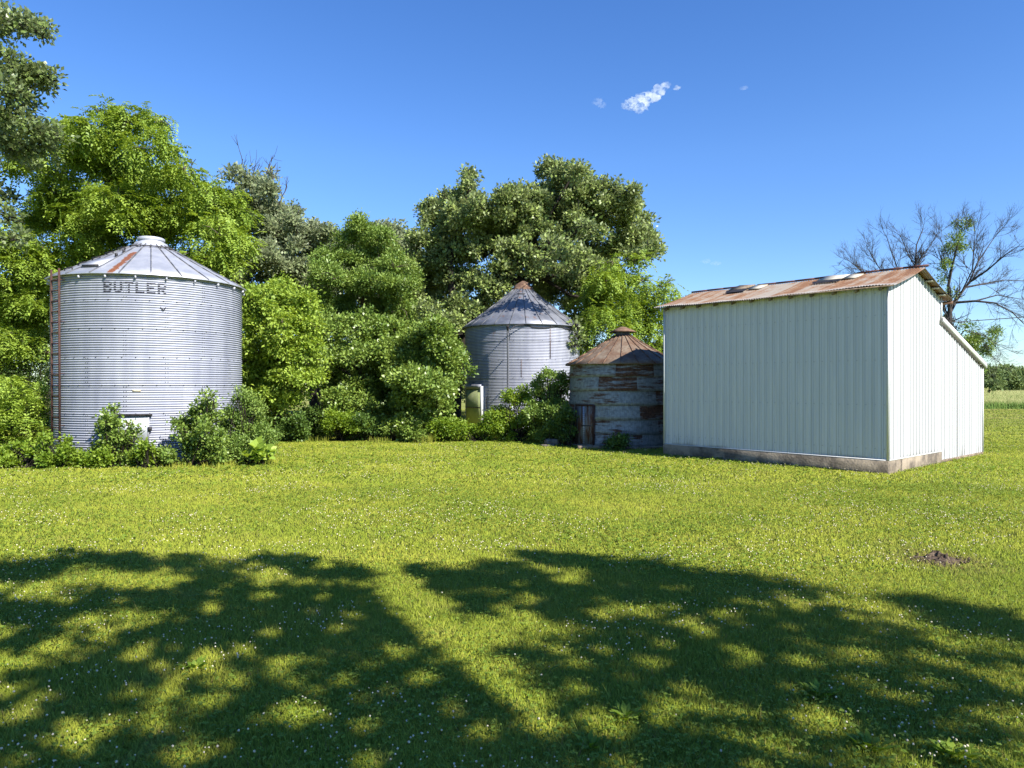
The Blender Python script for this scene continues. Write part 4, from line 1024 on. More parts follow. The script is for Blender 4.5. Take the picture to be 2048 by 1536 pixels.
tree('walnut_tree', 'loose light green walnut behind the small rusty bin', 'tree', 35, at(1240, 36),
     [(1212, 562, 24), (1255, 556, 20), (1290, 562, 12), (1334, 570, 12), (1322, 590, 13), (1200, 600, 30), (1252, 605, 34), (1300, 625, 26), (1200, 645, 32), (1262, 650, 34), (1180, 660, 22), (1312, 655, 22), (1350, 602, 10), (1180, 700, 24), (1300, 690, 24), (1318, 700, 20), (1245, 700, 34), (1222, 530, 14), (1275, 520, 12), (1290, 590, 16), (1185, 625, 20)],
     'walnut', 36000, .17, .075, seed=10, sub=.34, pinnate=6, droop=.5, twig=.5, fill=.25, bark='bark_pale', back=.25)
tree('walnut_tree', 'small young walnut whose leaves just clear the left end of the shed roof', 'tree', 40, at(1385, 40.5),
     [(1372, 605, 12), (1395, 612, 14), (1360, 640, 18), (1400, 650, 20), (1380, 700, 26)], 'walnut', 5000, .15, .05, seed=11, sub=.36, pinnate=6, droop=.5, twig=.5, bark='bark_pale', back=.2)
# dark back row of the grove
for k, (u0, d0, lab, sd_) in enumerate(((60, 46, 'shaded oak deep in the grove behind the tall walnut', 12), (330, 50, 'shaded oak deep behind the roof of the lettered bin', 13), (640, 52, 'shaded oak deep behind the dead topped oak and the ash', 14), (860, 50, 'shaded oak deep behind the trunk of the spreading oak', 15))):
    g = np.random.default_rng(sd_)
    cl = [(u0 + g.uniform(-150, 150), g.uniform(560, 790), g.uniform(38, 58)) for q in range(20)]
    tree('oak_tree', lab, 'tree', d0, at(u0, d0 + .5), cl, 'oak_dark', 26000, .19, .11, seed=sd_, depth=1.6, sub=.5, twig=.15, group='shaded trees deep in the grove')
g = np.random.default_rng(77)
tc = [(np.array([g.uniform(-62, 2), g.uniform(53, 60), g.uniform(.4, 5.2)]), g.uniform(1.0, 1.7)) for q in range(170)]
V, Fq, tint, subs = foliage(tc, 60000, .26, .16, sub=.6, seed=77)
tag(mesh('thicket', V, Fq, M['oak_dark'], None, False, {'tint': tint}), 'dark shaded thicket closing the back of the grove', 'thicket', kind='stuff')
# ---------------- half dead trees behind the shed
def dead_tree(label, D, base_u, limbs_px, seed, lev=3, leaves=None):
    g = np.random.default_rng(seed); out = []
    for pts, r0, r1 in limbs_px:
        pw = np.array([P(u, v, D + dd) for u, v, dd in pts]); m = len(pw); r0 *= .72; r1 *= .72; rr = np.linspace(r0, r1, m); out.append((pw, rr))
        Ls = np.linalg.norm(np.diff(pw, axis=0), axis=1).sum()
        if pts[0][1] > 700 and len(pts) <= 3: continue
        nk = max(6, int(Ls * 3.0))
        for q in range(nk):
            f = g.uniform(.22, 1.0) if q else 1.0
            x = f * (m - 1); i = min(int(x), m - 2); p = pw[i] + (pw[i + 1] - pw[i]) * (x - i); d = norm(pw[i + 1] - pw[i]); r = np.interp(x, np.arange(m), rr)
            bare(p, norm(d + g.normal(size=3) * .5 + np.array([0, 0, .16])), g.uniform(.75, 1.55) * (1.1 - .35 * f), max(.011, r * .34), lev - 1, g, out, .13, .40, (4, 7))
    b0 = np.array([*at(base_u, D), 0.0])
    rt = empty('half_dead_tree', tuple(b0), label, 'tree')
    V, Fq = tube_arrays(out, 4); mesh('branches', V - b0, Fq, M['bark_dead'], rt, True)
    if leaves:
        cs = [(P(u, v, D + g.normal() * .5), r / F * D) for u, v, r in leaves]
        V, Fq, tint, subs = foliage(cs, 9500, .13, .055, sub=.28, seed=seed, fill=.2)
        mesh('leaf_sprays', V - b0, Fq, M['ash'], rt, False, {'tint': tint})
    return rt
dead_tree('bare dead tree fanning up behind the ridge of the white shed', 44, 1815,
    [([(1815, 873, 0), (1822, 700, 0), (1828, 570, 0), (1831, 528, 0)], .20, .09), ([(1831, 528, 0), (1833, 490, .3), (1845, 460, .5)], .085, .03), ([(1831, 535, 0), (1815, 505, -.5), (1800, 470, -.8)], .06, .025), ([(1831, 540, 0), (1855, 500, .4), (1872, 470, .6)], .055, .02),
     ([(1826, 600, 0), (1798, 545, .5), (1782, 500, .8), (1772, 470, 1)], .08, .025), ([(1822, 620, 0), (1775, 560, -.6), (1748, 520, -1), (1735, 495, -1.2)], .08, .025), ([(1820, 640, 0), (1760, 575, .3), (1715, 535, .6), (1690, 515, .8)], .08, .02), ([(1775, 560, -.6), (1730, 540, -1), (1695, 535, -1.4)], .05, .02)], 41)
dead_tree('half dead tree with a few leaf sprays, standing right of the shed', 39, 1900,
    [([(1898, 865, 0), (1899, 740, 0), (1900, 660, 0), (1899, 622, 0)], .27, .20), ([(1899, 622, 0), (1897, 570, -.3), (1905, 530, -.5), (1915, 490, -.6), (1925, 455, -.6)], .15, .03), ([(1900, 625, 0), (1918, 592, .4), (1938, 565, .6), (1955, 525, .8), (1968, 490, 1)], .16, .03),
     ([(1938, 565, .6), (1975, 540, 0), (2010, 510, -.6), (2040, 490, -1)], .09, .02), ([(1930, 575, .5), (1965, 568, 1.2), (2010, 560, 1.6), (2060, 562, 2)], .08, .02), ([(1912, 605, 0), (1950, 602, -.8), (1990, 606, -1.4), (2025, 625, -1.8), (2055, 655, -2)], .10, .02), ([(1950, 602, -.8), (1995, 590, -1), (2040, 598, -1.2)], .06, .02),
     ([(1905, 530, -.5), (1890, 500, .3), (1880, 475, .6)], .05, .015), ([(1955, 525, .8), (1985, 480, 1.2), (2005, 455, 1.5)], .06, .015), ([(1905, 700, 0), (1940, 690, .5), (1975, 705, .8), (2005, 730, 1)], .07, .015), ([(1902, 690, 0), (1930, 660, -.4), (1970, 672, -.8), (1995, 690, -1)], .06, .015), ([(1920, 590, .4), (1945, 540, -.6), (1948, 490, -1), (1950, 460, -1)], .07, .015)], 42,
    leaves=[(1925, 452, 14), (1918, 478, 13), (1905, 500, 14), (1890, 530, 12), (1930, 500, 9), (1880, 560, 9), (1900, 590, 10), (1890, 640, 12), (1932, 690, 24), (1955, 680, 22), (1985, 668, 14), (1960, 705, 22), (1930, 725, 20), (1955, 740, 14), (1908, 690, 18), (1940, 655, 10)])

# ---------------- shrubs round the bins
shrub('shrub', 'leafy pale green shrub at the far left edge, left of the rusty ladder', 'shrub', at(35, 21.5),
      [(20, 795, 34), (60, 800, 28), (84, 815, 16), (-10, 830, 45), (35, 845, 42), (72, 850, 28), (10, 885, 36), (55, 890, 30), (-40, 800, 45), (88, 862, 16), (-60, 870, 45), (40, 920, 22), (0, 915, 26)], 'lime', 15000, .085, .042, D=21.3, seed=51, sub=.20, pinnate=4, droop=.2)
shrub('mulberry_sapling', 'young sapling growing in front of the steel door of the lettered bin', 'sapling', at(226, 19.7),
      [(222, 823, 9), (214, 842, 12), (232, 850, 12), (218, 866, 14), (238, 876, 14), (264, 858, 9), (258, 876, 8), (222, 892, 16), (245, 900, 14), (205, 855, 8), (272, 868, 6)], 'mulb', 1500, .095, .06, D=19.7, seed=52, sub=.13, depth=.15)
shrub('mulberry_shrub', 'dark tall shrub at the right front of the lettered bin', 'shrub', at(400, 20.0),
      [(416, 795, 9), (408, 812, 12), (425, 815, 9), (395, 832, 14), (418, 838, 16), (368, 848, 14), (352, 850, 8), (385, 862, 20), (412, 868, 22), (372, 885, 20), (400, 900, 24), (430, 885, 20), (390, 920, 18), (425, 918, 18)], 'mulb', 5200, .085, .055, D=19.9, seed=53, sub=.15, depth=.22)
shrub('shrub', 'wide yellow green shrub spreading right from the lettered bin', 'shrub', at(490, 21.0),
      [(480, 812, 14), (470, 835, 18), (500, 840, 20), (455, 862, 20), (488, 868, 24), (520, 866, 20), (538, 880, 14), (465, 895, 22), (500, 900, 24), (530, 900, 16), (478, 915, 16), (515, 905, 18), (495, 800, 12), (512, 820, 14), (478, 790, 9)], 'ash', 9500, .08, .035, D=20.8, seed=54, sub=.17, depth=.3)
shrub('burdock_plant', 'broad leaved weed with big pale leaves at the foot of the wide shrub', 'plant', at(520, 20.0), [(512, 908, 8), (528, 912, 8)], 'lime', 60, .24, .18, D=19.9, seed=55, sub=.16, depth=.1, stems=2)
for k, (u, v, r, lab, lf) in enumerate(((60, 922, 21, 'low leafy weed below the left edge shrub', 'weed'), (115, 914, 21, 'low yellow green weed under the foot of the rusty ladder', 'weed'), (165, 930, 12, 'low leafy weed between ladder foot and sapling', 'weed'), (210, 925, 18, 'low leafy weed at the foot of the young sapling', 'weed'),
     (258, 930, 13, 'low weed in front of the steel door of the lettered bin', 'mulb'), (300, 922, 20, 'low weed right of the steel bin door', 'weed'), (331, 916, 8, 'thin weed in front of the bare wall foot right of the bin door', 'mulb'), (20, 930, 18, 'low weed in the bottom left corner of the thicket', 'weed'))):
    g = np.random.default_rng(60 + k); d = 19.6 + g.uniform(-.2, .2)
    cl = [(u + g.uniform(-1.4, 1.4) * r, v + g.uniform(-.6, .5) * r, r * g.uniform(.40, .65)) for q in range(6)] + [(u + g.uniform(-1.2, 1.2) * r, v - g.uniform(.8, 1.7) * r, r * g.uniform(.2, .34)) for q in range(4)]
    shrub('weed', lab, 'weed', at(u, d), cl, lf, 1500, .085, .055, D=d, seed=60 + k, sub=.13, depth=.25, group='low weeds round the lettered bin')
# in front of the middle bin
for k, (lab, u, d, cl, lf, n) in enumerate((
    ('leafy shrub in front of the greenish door of the steep roofed bin', 960, 28.6, [(920, 862, 14), (945, 864, 15), (975, 856, 17), (930, 878, 14), (965, 874, 16), (900, 866, 14), (990, 868, 16), (982, 838, 11), (996, 846, 13)], 'weed', 6000),
    ('shrub around the meter box of the conduit pole', 1030, 28.4, [(1005, 826, 15), (1028, 805, 16), (1048, 798, 14), (1065, 815, 16), (1018, 790, 8), (1045, 780, 7), (1000, 855, 20), (1030, 850, 24), (1060, 845, 22), (1015, 872, 18), (1050, 872, 18)], 'weed', 8000),
    ('tallest shrub between the steep roofed bin and the small rusty bin', 1098, 27.8, [(1098, 748, 9), (1084, 760, 9), (1118, 755, 10), (1130, 770, 12), (1068, 775, 9), (1105, 780, 14), (1078, 790, 10), (1120, 790, 12), (1095, 805, 20), (1122, 815, 18), (1075, 820, 18), (1100, 835, 24), (1128, 845, 18), (1078, 850, 22), (1110, 865, 22), (1085, 875, 16)], 'ash', 11500),
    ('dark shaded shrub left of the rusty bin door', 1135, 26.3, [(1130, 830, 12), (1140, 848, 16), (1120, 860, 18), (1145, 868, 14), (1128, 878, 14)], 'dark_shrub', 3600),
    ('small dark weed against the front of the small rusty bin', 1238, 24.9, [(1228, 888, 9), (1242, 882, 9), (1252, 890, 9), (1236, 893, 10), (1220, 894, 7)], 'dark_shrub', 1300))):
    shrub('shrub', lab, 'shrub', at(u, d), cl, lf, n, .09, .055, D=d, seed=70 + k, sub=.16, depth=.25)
# understory along the edge of the grove
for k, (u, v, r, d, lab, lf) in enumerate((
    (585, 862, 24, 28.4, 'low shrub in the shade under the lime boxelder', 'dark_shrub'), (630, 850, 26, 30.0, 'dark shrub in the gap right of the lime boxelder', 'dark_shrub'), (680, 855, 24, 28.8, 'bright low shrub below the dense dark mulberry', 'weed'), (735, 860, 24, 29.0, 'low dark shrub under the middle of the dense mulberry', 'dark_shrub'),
    (785, 862, 22, 28.6, 'low shrub at the right foot of the dense mulberry', 'mulb'), (840, 862, 24, 28.4, 'low shrub at the foot of the round bushy mulberry', 'mulb'), (885, 866, 20, 28.3, 'low bright shrub left of the greenish bin door', 'weed'),
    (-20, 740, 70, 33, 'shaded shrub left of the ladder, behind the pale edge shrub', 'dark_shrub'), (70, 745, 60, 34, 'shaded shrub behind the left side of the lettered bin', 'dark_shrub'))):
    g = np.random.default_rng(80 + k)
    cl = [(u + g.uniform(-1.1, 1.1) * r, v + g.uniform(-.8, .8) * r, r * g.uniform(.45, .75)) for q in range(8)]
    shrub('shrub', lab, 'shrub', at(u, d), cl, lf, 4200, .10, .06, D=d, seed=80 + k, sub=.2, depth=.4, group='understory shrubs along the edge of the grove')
# tall grass tufts along that edge
def tuft(name, label, cat, base, n, h, spread, w, seed, mat, group=None):
    g = np.random.default_rng(seed); a = g.random(n) * 2 * PI; rr = spread * np.sqrt(g.random(n)); hh = h * g.uniform(.5, 1.1, n); ln = g.uniform(.1, .5, n)
    b0 = np.stack([rr * np.cos(a), rr * np.sin(a), np.zeros(n)], 1); t_ = a + g.normal(size=n) * .8
    mid = b0 + np.stack([np.cos(t_) * hh * ln * .35, np.sin(t_) * hh * ln * .35, hh * .6], 1); tip = b0 + np.stack([np.cos(t_) * hh * ln, np.sin(t_) * hh * ln, hh * .95], 1)
    s_ = np.stack([-np.sin(t_), np.cos(t_), np.zeros(n)], 1) * w
    V = np.stack([b0 - s_, b0 + s_, mid + s_ * .7, mid - s_ * .7, tip], 1).reshape(-1, 3); i = np.arange(n)[:, None] * 5
    o = mesh(name, V, [np.concatenate([i + 0, i + 1, i + 2, i + 3], 1), np.concatenate([i + 3, i + 2, i + 4], 1)], M[mat], None, False, {'tint': np.repeat(g.random(n), 5), 'dry': np.repeat((g.random(n) < .10) * .6, 5)}, (base[0], base[1], 0))
    return tag(o, label, cat, group)
for k, (u, d, lab, h) in enumerate(((848, 27.8, 'tall pale grass clump at the foot of the round bushy mulberry', .75), (640, 28.6, 'tall grass clump in the dark gap beside the boxelder', .5), (348, 19.4, 'dry grass clump at the bare concrete foot of the lettered bin', .32), (440, 19.5, 'grass clump under the dark tall shrub', .35), (540, 20.3, 'grass clump at the right end of the wide shrub', .35), (760, 28.0, 'grass clump before the dense mulberry', .45), (1180, 25.0, 'grass clump under the rusty bin door', .25))):
    tuft('grass_clump', lab, 'grass clump', at(u, d), 130, h * .62, .45, .007, 90 + k, 'grass', 'taller grass clumps along the thicket')
# broad leaved weeds in the near lawn
for k, (u, v, s, lab) in enumerate(((1905, 1515, 1.1, 'big plantain weed in the bottom right corner of the lawn'), (1640, 1395, 1.1, 'plantain weed in the shade right of centre'), (390, 1340, .8, 'bright plantain weed left of the sunlit strip'), (1250, 1440, .9, 'plantain weed with a dry stalk in the nearest sunny patch'), (1180, 1500, .6, 'small plantain weed at the bottom centre'), (1740, 1500, 1.0, 'plantain weed left of the bottom right corner'))):
    p = G(u, v); g = np.random.default_rng(100 + k); n = int(26 * s); a = g.random(n) * 2 * PI
    A = np.stack([np.cos(a), np.sin(a), g.uniform(.25, 1.1, n)], 1); N = np.stack([-np.cos(a) * .5, -np.sin(a) * .5, np.ones(n)], 1)
    st = np.stack([np.cos(a), np.sin(a), np.zeros(n)], 1) * g.uniform(.0, .07 * s, n)[:, None] + np.array([0, 0, .02])
    V, Fq = leaf_arrays(st, A, N, g.uniform(.06, .11, n) * (.7 + .4 * s), g.uniform(.03, .05, n) * (.7 + .4 * s), .2)
    tag(mesh('lawn_weed', V, Fq, M['weed'], None, False, {'tint': np.repeat(g.uniform(.2, .8, n), 4)}, tuple(p)), lab, 'weed', 'broad leaved weeds in the near lawn')

# ---------------- odds and ends at the rusty bin
def rough_block(name, label, cat, c, h, rz, seed, mat, group=None, jit=.12):
    g = np.random.default_rng(seed); n = 5; V = []; Fc = []
    idx = {}
    m = MB()
    bmv = []
    for ix in range(n):
        for iy in range(n):
            for iz in range(n):
                if ix in (0, n - 1) or iy in (0, n - 1) or iz in (0, n - 1):
                    idx[ix, iy, iz] = len(V); q = np.array([ix, iy, iz]) / (n - 1) * 2 - 1
                    rd = 1 - .10 * (np.sum(np.abs(q) > .99) - 1) + g.normal() * jit * .5; V.append(q * rd * np.array(h))
    for ax in range(3):
        for e in (0, n - 1):
            for i in range(n - 1):
                for j in range(n - 1):
                    def key(a, b_): k = [0, 0, 0]; k[ax] = e; o_ = [q for q in range(3) if q != ax]; k[o_[0]] = a; k[o_[1]] = b_; return idx[tuple(k)]
                    f = (key(i, j), key(i + 1, j), key(i + 1, j + 1), key(i, j + 1))
                    Fc.append(f if (e > 0) == (ax != 1) else f[::-1])
    V = np.array(V); cs, sn = math.cos(rz), math.sin(rz); V = np.stack([V[:, 0] * cs - V[:, 1] * sn, V[:, 0] * sn + V[:, 1] * cs, V[:, 2]], 1)
    o = mesh(name, V, Fc, M[mat], None, True, None, tuple(c)); return tag(o, label, cat, group)
M['stone'] = plain_mat('dark_field_stone', (.07, .06, .055), (.17, .15, .13), .9, 0, 8, .2, bump=.5)
bx_, by_ = at(1243, 24.95)
rough_block('stone', 'lowest dark stone of the pile by the rusty bin', 'stone', (bx_, by_, .14), (.24, .20, .14), .3, 1, 'stone')
rough_block('stone', 'middle flat stone of the pile by the rusty bin', 'stone', (bx_ + .03, by_ + .02, .36), (.22, .17, .085), -.2, 2, 'stone')
rough_block('stone', 'flat topmost stone of the pile by the rusty bin', 'stone', (bx_ - .03, by_, .52), (.18, .14, .075), .6, 3, 'stone')
bx_, by_ = at(1105, 26.0)
rough_block('stone', 'grey stone half hidden under the shrubs left of the rusty bin', 'stone', (bx_, by_ + .5, .12), (.26, .18, .14), .2, 4, 'stone')
rough_block('stone', 'low flat stone at the lawn edge left of the rusty bin', 'stone', (at(1096, 26.2)[0], 26.2, .03), (.26, .14, .05), .1, 5, 'stone')
m = MB(); p = at(1181, 25.0); m.box((p[0], p[1], .075), (.46, .10, .06), .12, .012); tag(m.build('door_step', M['wood']), 'weathered plank lying as a step before the rusty bin door', 'plank')
m = MB(); p = at(1290, 25.25); m.box((p[0], p[1] - .12, .03), (.5, .05, .035), .2, .01); tag(m.build('plank', M['wood']), 'grey board lying in the shade right of the stone pile', 'plank')

# ---------------- rotten stump in the lawn
ST = empty('tree_stump', tuple(STUMP), 'dark rotten stump crumbling in a patch of dry grass', 'tree stump')
M['soil'] = plain_mat('crumbly_dark_soil', (.025, .018, .014), (.13, .095, .07), .95, 0, 22, .1, bump=.9)
M['rotten'] = plain_mat('rotten_wood', (.020, .015, .012), (.16, .12, .085), .95, 0, 26, .1, bump=.9)
g = np.random.default_rng(5); V = []; Fc = []; n = 28; mr = 7
for q in range(mr):
    for k in range(n):
        f = q / (mr - 1); a = 2 * PI * k / n; r = .02 + .25 * f * (1 + .3 * math.sin(3 * a + 1) + .25 * g.random()); z = .042 * (1 - f) ** .7 * (1 + g.normal() * .25) + .012 * g.random() - .012 * f
        V.append((r * math.cos(a) * 1.15, r * math.sin(a) * .9, z))
for q in range(mr - 1):
    for k in range(n): Fc.append((q * n + k, (q + 1) * n + k, (q + 1) * n + (k + 1) % n, q * n + (k + 1) % n))
Fc.append(tuple(range(n))); mesh('crumbled_soil', V, Fc, M['soil'], ST, False)
V = []; Fc = []; n = 22                                               # broken hollow shell of the stump, splintered rim
for q, (rr_, zz_) in enumerate(((.15, -.03), (.135, .035), (.12, .075), (.085, .07), (.065, .01))):
    for k in range(n):
        a = 2 * PI * k / n; j = 1 + .22 * math.sin(5 * a + q * .3) * .5 + .16 * (g.random() - .5); zj = zz_ * (1 + (.75 * (g.random() - .45) if q in (2, 3) else .1 * g.random())) * (.75 + .35 * math.sin(a + .6))
        V.append((rr_ * j * math.cos(a) - .01, rr_ * j * math.sin(a) + .03, zj))
for q in range(4):
    for k in range(n): Fc.append((q * n + k, q * n + (k + 1) % n, (q + 1) * n + (k + 1) % n, (q + 1) * n + k))
Fc.append(tuple(range(4 * n, 5 * n))); mesh('rotten_shell', V, Fc, M['rotten'], ST, False)
V = []; Fc = []; m = MB()
for k in range(70):
    a = g.random() * 2 * PI; r = .12 + .30 * g.random(); s = g.uniform(.006, .022); zc = .02
    m.prism((r * math.cos(a), r * math.sin(a) * .8, zc), (r * math.cos(a) + g.normal() * s * 2, r * math.sin(a) * .8 + g.normal() * s * 2, zc + s * .6), s, s * .6)
m.build('wood_chips', M['rotten'], ST)

# ---------------- far side: tall field, hedgerow, wire
def field(n, x0, x1, y0, y1, seed):
    g = np.random.default_rng(seed); y = y0 + (y1 - y0) * g.random(n) ** 2.2; x = x0 + (x1 - x0) * g.random(n)
    h = .95 * g.uniform(.65, 1.12, n); w = .028 * (1 + (y - y0) / 40); a = g.normal(size=n) * .12
    b0 = np.stack([x, y, np.zeros(n)], 1); s_ = np.stack([w, np.zeros(n), np.zeros(n)], 1)
    mid = b0 + np.stack([a * h, g.normal(size=n) * .08, h * .6], 1); tip = b0 + np.stack([a * h * 2.2, g.normal(size=n) * .15, h], 1)
    V = np.stack([b0 - s_, b0 + s_, mid + s_ * .8, mid - s_ * .8, tip], 1).reshape(-1, 3); i = np.arange(n)[:, None] * 5
    zf = np.tile(np.array([0, 0, .55, .55, 1.0]), n)
    return mesh('tall_grass_field', V, [np.concatenate([i, i + 1, i + 2, i + 3], 1), np.concatenate([i + 3, i + 2, i + 4], 1)], M['field'], None, False, {'tint': np.repeat(g.random(n), 5), 'ht': zf})
t = NT('tall_grass'); a1 = t.n('ShaderNodeAttribute', _attribute_name='tint'); a2 = t.n('ShaderNodeAttribute', _attribute_name='ht')
c = t.mix(a1.outputs['Fac'], (.06, .12, .022), (.13, .20, .04)); c = t.mix(t.ramp(a2.outputs['Fac'], (.55, .9, 0, .85)), c, (.36, .34, .15))   # seed heads are straw coloured
M['field'] = t.done(t.pbr(c, .7, 0, .15).outputs[0])
tag(field(90000, 20, 150, 68, 240, 3), 'tall uncut grass field with straw coloured seed heads beyond the lawn', 'tall grass', kind='stuff')
for k, (u, v, r, d, lab) in enumerate(((1978, 752, 17, 150, 'light green tree at the lower right of the shed, nearest in the far row'), (2012, 762, 22, 210, 'round dark green tree in the middle of the far hedgerow'), (2040, 764, 20, 215, 'pale green tree at the right end of the far hedgerow'), (2016, 748, 11, 330, 'bluish taller tree standing behind the far hedgerow'), (2075, 765, 22, 220, 'far hedgerow tree just past the right edge'), (2120, 762, 24, 225, 'wide far hedgerow tree beyond the right edge'), (1940, 764, 20, 220, 'far hedgerow tree behind the lean-to'), (2052, 768, 10, 420, 'small hazy tree line at the right edge horizon'))):
    g = np.random.default_rng(120 + k)
    cl = [(u + g.uniform(-1, 1) * r, v + g.uniform(-.7, 1.5) * r, r * g.uniform(.35, .6), g.normal() * 2) for q in range(18)]
    tree('far_tree', lab, 'tree', d, at(u, d), cl, 'far', 5200, .011 * d * .35, .0075 * d * .35, seed=120 + k, sub=.9 * d / 210, back=0, twig=.0, group='trees along the far hedgerow')
wp = [P(1700, 655, 37) + np.array([0, 0, -.0])] + [P(1700 + 110 * k, 655 - 8 * k + [0, 3, 4.5, 4.5, 3.5, 2, 0, -3, -6, -9][k], 37) for k in range(1, 10)]
m = MB(); m.tube(wp, .022, 5); tag(m.build('power_line', M['rubber'], None, True), 'single dark overhead wire crossing behind the shed to the right edge', 'wire')

GAPS = [(56, 1182, .26), (153, 1244, .22), (215, 1265, .26), (97, 1297, .26), (11, 1268, .24), (268, 1313, .22), (376, 1343, .18), (483, 1303, .20), (564, 1327, .24), (467, 1362, .22), (537, 1268, .18), (515, 1193, .2), (607, 1168, .22), (645, 1134, .24), (177, 1467, .26), (231, 1450, .24), (130, 1480, .2), (80, 1397, .2), (617, 1429, .24), (590, 1450, .14), (21, 1380, .2), (848, 1359, .2), (795, 1305, .2), (886, 1257, .30), (925, 1295, .30), (967, 1338, .30), (1010, 1375, .26), (1050, 1402, .24), (870, 1214, .34), (850, 1190, .2), (1036, 1235, .26), (1058, 1200, .24), (403, 1510, .16), (456, 1493, .14), (1030, 1245, .2), (1200, 1229, .26), (1368, 1250, .30), (1400, 1262, .2), (1322, 1291, .2), (1066, 1286, .2), (1128, 1158, .26), (1588, 1209, .3), (1665, 1206, .3), (1297, 1332, .14), (1604, 1327, .18), (1180, 1434, .22), (1230, 1440, .22), (1210, 1465, .16), (1476, 1424, .16), (1512, 1485, .20), (1560, 1490, .2), (1660, 1444, .18), (1895, 1290, .3), (1839, 1316, .24), (1998, 1362, .3), (2040, 1350, .26), (1960, 1350, .2), (1844, 1367, .16), (1921, 1510, .22), (1870, 1500, .2), (2013, 1526, .24), (2003, 1444, .2), (770, 1140, .3), (790, 1168, .3), (805, 1200, .3), (832, 1232, .35), (748, 1120, .25), (240, 1205, .16), (330, 1230, .14), (420, 1225, .16), (700, 1235, .18), (740, 1330, .16), (1470, 1330, .14), (1730, 1310, .18), (1700, 1235, .2), (1480, 1205, .16), (320, 1400, .14), (720, 1400, .14), (900, 1470, .14), (1390, 1390, .12), (1750, 1390, .14)]
GP = [[*G(u, v)[:2], r * .55] for u, v, r in GAPS]  # lawn spots to be sunlit; maple leaves shading them get removed
GP += [[*G(u, v)[:2], r * .78] for u, v, r in ((765, 1130, .22), (785, 1155, .26), (800, 1185, .28), (825, 1215, .28), (860, 1245, .26), (895, 1275, .26), (935, 1310, .22), (985, 1355, .18), (1035, 1395, .16))]
g = np.random.default_rng(55)
for k in range(210):
    q = G(g.uniform(-100, 2150), 1130 + 420 * g.random() ** 1.1); GP.append([q[0], q[1], g.uniform(.04, .12)])
GP = np.array(GP)
# ---------------- broad trees behind the viewpoint whose crowns shade the near lawn
TAN = math.tan(rad(SUN_EL))
def crown_over(blobs, seed, hlo, hhi):
    g = np.random.default_rng(seed); out = []
    for (u, v, r) in blobs:
        q = G(u, v); h = g.uniform(hlo, hhi); k = h / TAN
        out.append((q[0] + SUNH[0] * k, q[1] + SUNH[1] * k, h, r * .95))
    return out
lb = [(20, 1150, .40), (100, 1145, .45), (228, 1122, .42), (330, 1142, .40), (450, 1150, .42), (560, 1130, .36), (640, 1145, .36), (690, 1158, .28), (-80, 1150, .5), (150, 1215, .5), (330, 1210, .55), (470, 1205, .5), (600, 1205, .45), (700, 1200, .36), (780, 1230, .30), (-60, 1240, .5), (60, 1250, .42), (260, 1290, .42), (420, 1270, .5), (560, 1275, .5), (680, 1270, .45), (790, 1285, .36), (860, 1300, .24), (180, 1345, .4), (350, 1350, .3), (560, 1370, .36), (660, 1345, .42), (760, 1350, .38), (60, 1400, .4), (250, 1410, .36), (420, 1430, .3), (560, 1450, .4), (680, 1430, .4), (800, 1410, .38), (900, 1390, .30), (620, 1500, .36), (760, 1490, .36), (880, 1470, .36), (980, 1480, .33), (500, 1530, .34), (120, 1500, .28), (-40, 1480, .4), (850, 1540, .4), (700, 1560, .4), (560, 1600, .4), (1000, 1560, .4), (300, 1580, .4), (100, 1600, .4), (990, 1420, .26)]
rb = [(850, 1152, .30), (910, 1165, .32), (975, 1168, .34), (1095, 1118, .34), (1150, 1128, .34), (1200, 1128, .26), (1050, 1150, .36), (1250, 1160, .36), (1330, 1135, .28), (1380, 1160, .32), (1460, 1168, .32), (1560, 1172, .32), (1010, 1205, .38), (1130, 1200, .4), (1290, 1205, .40), (1420, 1210, .36), (1540, 1210, .36), (1640, 1200, .3), (1850, 1205, .26), (1960, 1240, .30), (2050, 1262, .36), (2130, 1280, .5), (1180, 1265, .34), (1290, 1275, .36), (1440, 1275, .34), (1560, 1270, .36), (1690, 1270, .34), (1800, 1290, .30), (1930, 1310, .30), (1120, 1330, .30), (1250, 1340, .34), (1390, 1345, .34), (1520, 1340, .36), (1650, 1345, .36), (1780, 1350, .34), (1900, 1390, .34), (2040, 1350, .36), (1150, 1400, .28), (1330, 1420, .36), (1480, 1415, .36), (1620, 1420, .36), (1760, 1430, .36), (1380, 1490, .34), (1540, 1500, .34), (1290, 1520, .30), (1640, 1540, .3), (1900, 1440, .34), (2020, 1430, .36), (2110, 1420, .4), (1450, 1580, .4), (1120, 1560, .36), (1300, 1600, .4), (2060, 1480, .3), (1780, 1600, .4)]
tree('maple_tree', 'broad maple behind the viewpoint, shading the left part of the near lawn', 'tree', 10, (7.2, -5.6), crown_over(lb, 201, 8.2, 10.6), 'ash', 26000, .14, .10, world=True, seed=201, sub=.24, twig=.05,
     trunk=[np.array(q, float) for q in ((7.2, -5.6, -.2), (7.2, -5.6, 1.5), (7.1, -5.3, 4.0), (6.6, -4.6, 6.4), (6.0, -4.0, 8.0))], tr=[.42, .34, .30, .22, .12], fill=.15)
tree('maple_tree', 'broad maple behind the viewpoint, shading the right part of the near lawn', 'tree', 10, (14.2, -5.4), crown_over(rb, 202, 8.2, 10.6), 'ash', 24000, .14, .10, world=True, seed=202, sub=.24, twig=.05,
     trunk=[np.array(q, float) for q in ((14.2, -5.4, -.2), (14.2, -5.4, 1.5), (14.0, -5.1, 4.0), (13.5, -4.4, 6.4), (12.8, -3.8, 8.0))], tr=[.42, .34, .30, .22, .12], fill=.15)

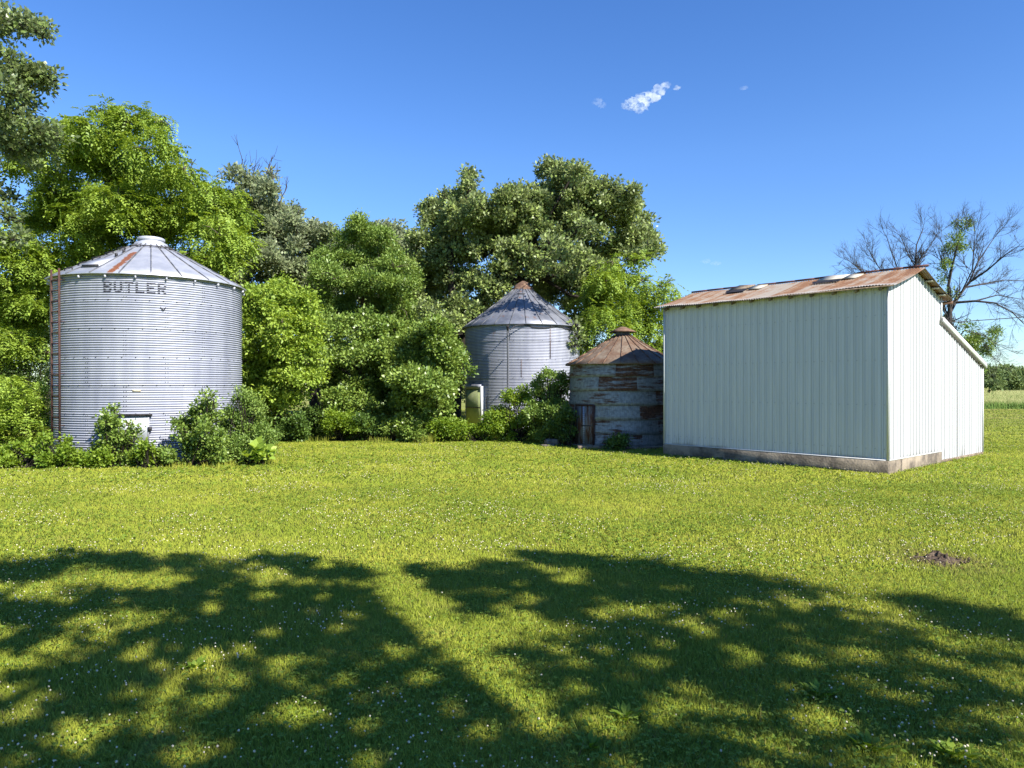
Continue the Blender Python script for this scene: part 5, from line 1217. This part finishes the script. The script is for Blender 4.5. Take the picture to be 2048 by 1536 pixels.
# ---------------- small white clouds: real volumes far away
def cloud(label, puffs, D, seed, dens):
    g = np.random.default_rng(seed); c0 = P(np.mean([p[0] for p in puffs]), np.mean([p[1] for p in puffs]), D)
    u0, u1 = min(p[0] - p[2] for p in puffs), max(p[0] + p[2] for p in puffs)
    VV = []; FF = []; off = 0
    import bmesh
    bm = bmesh.new(); bmesh.ops.create_icosphere(bm, subdivisions=3, radius=1)
    iv = np.array([v.co[:] for v in bm.verts]); fi = np.array([[v.index for v in f.verts] for f in bm.faces]); bm.free()
    for (u, v, rx, ry) in puffs:
        c = P(u, v, D + g.normal() * 4); nz = 1 + .22 * np.sin(iv @ g.normal(size=3) * 4 + 1) + .16 * np.sin(iv @ g.normal(size=3) * 8) + .10 * np.sin(iv @ g.normal(size=3) * 15)
        VV.append(iv * nz[:, None] * np.array([rx, (rx + ry) / 2, ry]) / F * D + c - c0); FF.append(fi + off); off += len(iv)
    t = NT('cloud_vapour'); s = 1 / (14 / F * D)
    n = t.noise(t.coord((s, s, s * 1.2)), 1.0, 5, .62)
    pv = t.n('ShaderNodeVolumePrincipled', Color=(1, 1, 1), Anisotropy=.2)
    t.put(pv.inputs['Density'], t.ramp(n, (.38, .80, 0.0, dens)))
    t.t.links.new(pv.outputs[0], t.out.inputs[1])
    t.m.cycles.volume_step_rate = 1.0 if hasattr(t.m, 'cycles') and hasattr(t.m.cycles, 'volume_step_rate') else 1
    tag(mesh('cloud', np.concatenate(VV), np.concatenate(FF), t.m, None, True, None, tuple(c0)), label, 'cloud', 'small white clouds in the blue sky')
CD = 1500
cloud('brightest white cloud puff high in the sky, above the gap right of the oak', [(1262, 208, 14, 11), (1280, 205, 20, 15), (1300, 196, 18, 12), (1278, 216, 12, 9), (1316, 180, 16, 9), (1330, 172, 10, 7), (1354, 176, 7, 5), (1250, 212, 8, 6)], CD, 301, .10)
cloud('faint wisp of cloud left of the bright puff', [(1196, 203, 11, 7), (1204, 210, 8, 6)], CD, 302, .035)
cloud('tiny faint wisp of cloud right of the bright puff', [(1488, 176, 8, 4)], CD, 303, .03)
cloud('faint low cloud wisp above the shed roof', [(1412, 522, 9, 4), (1432, 527, 10, 4)], CD, 304, .03)
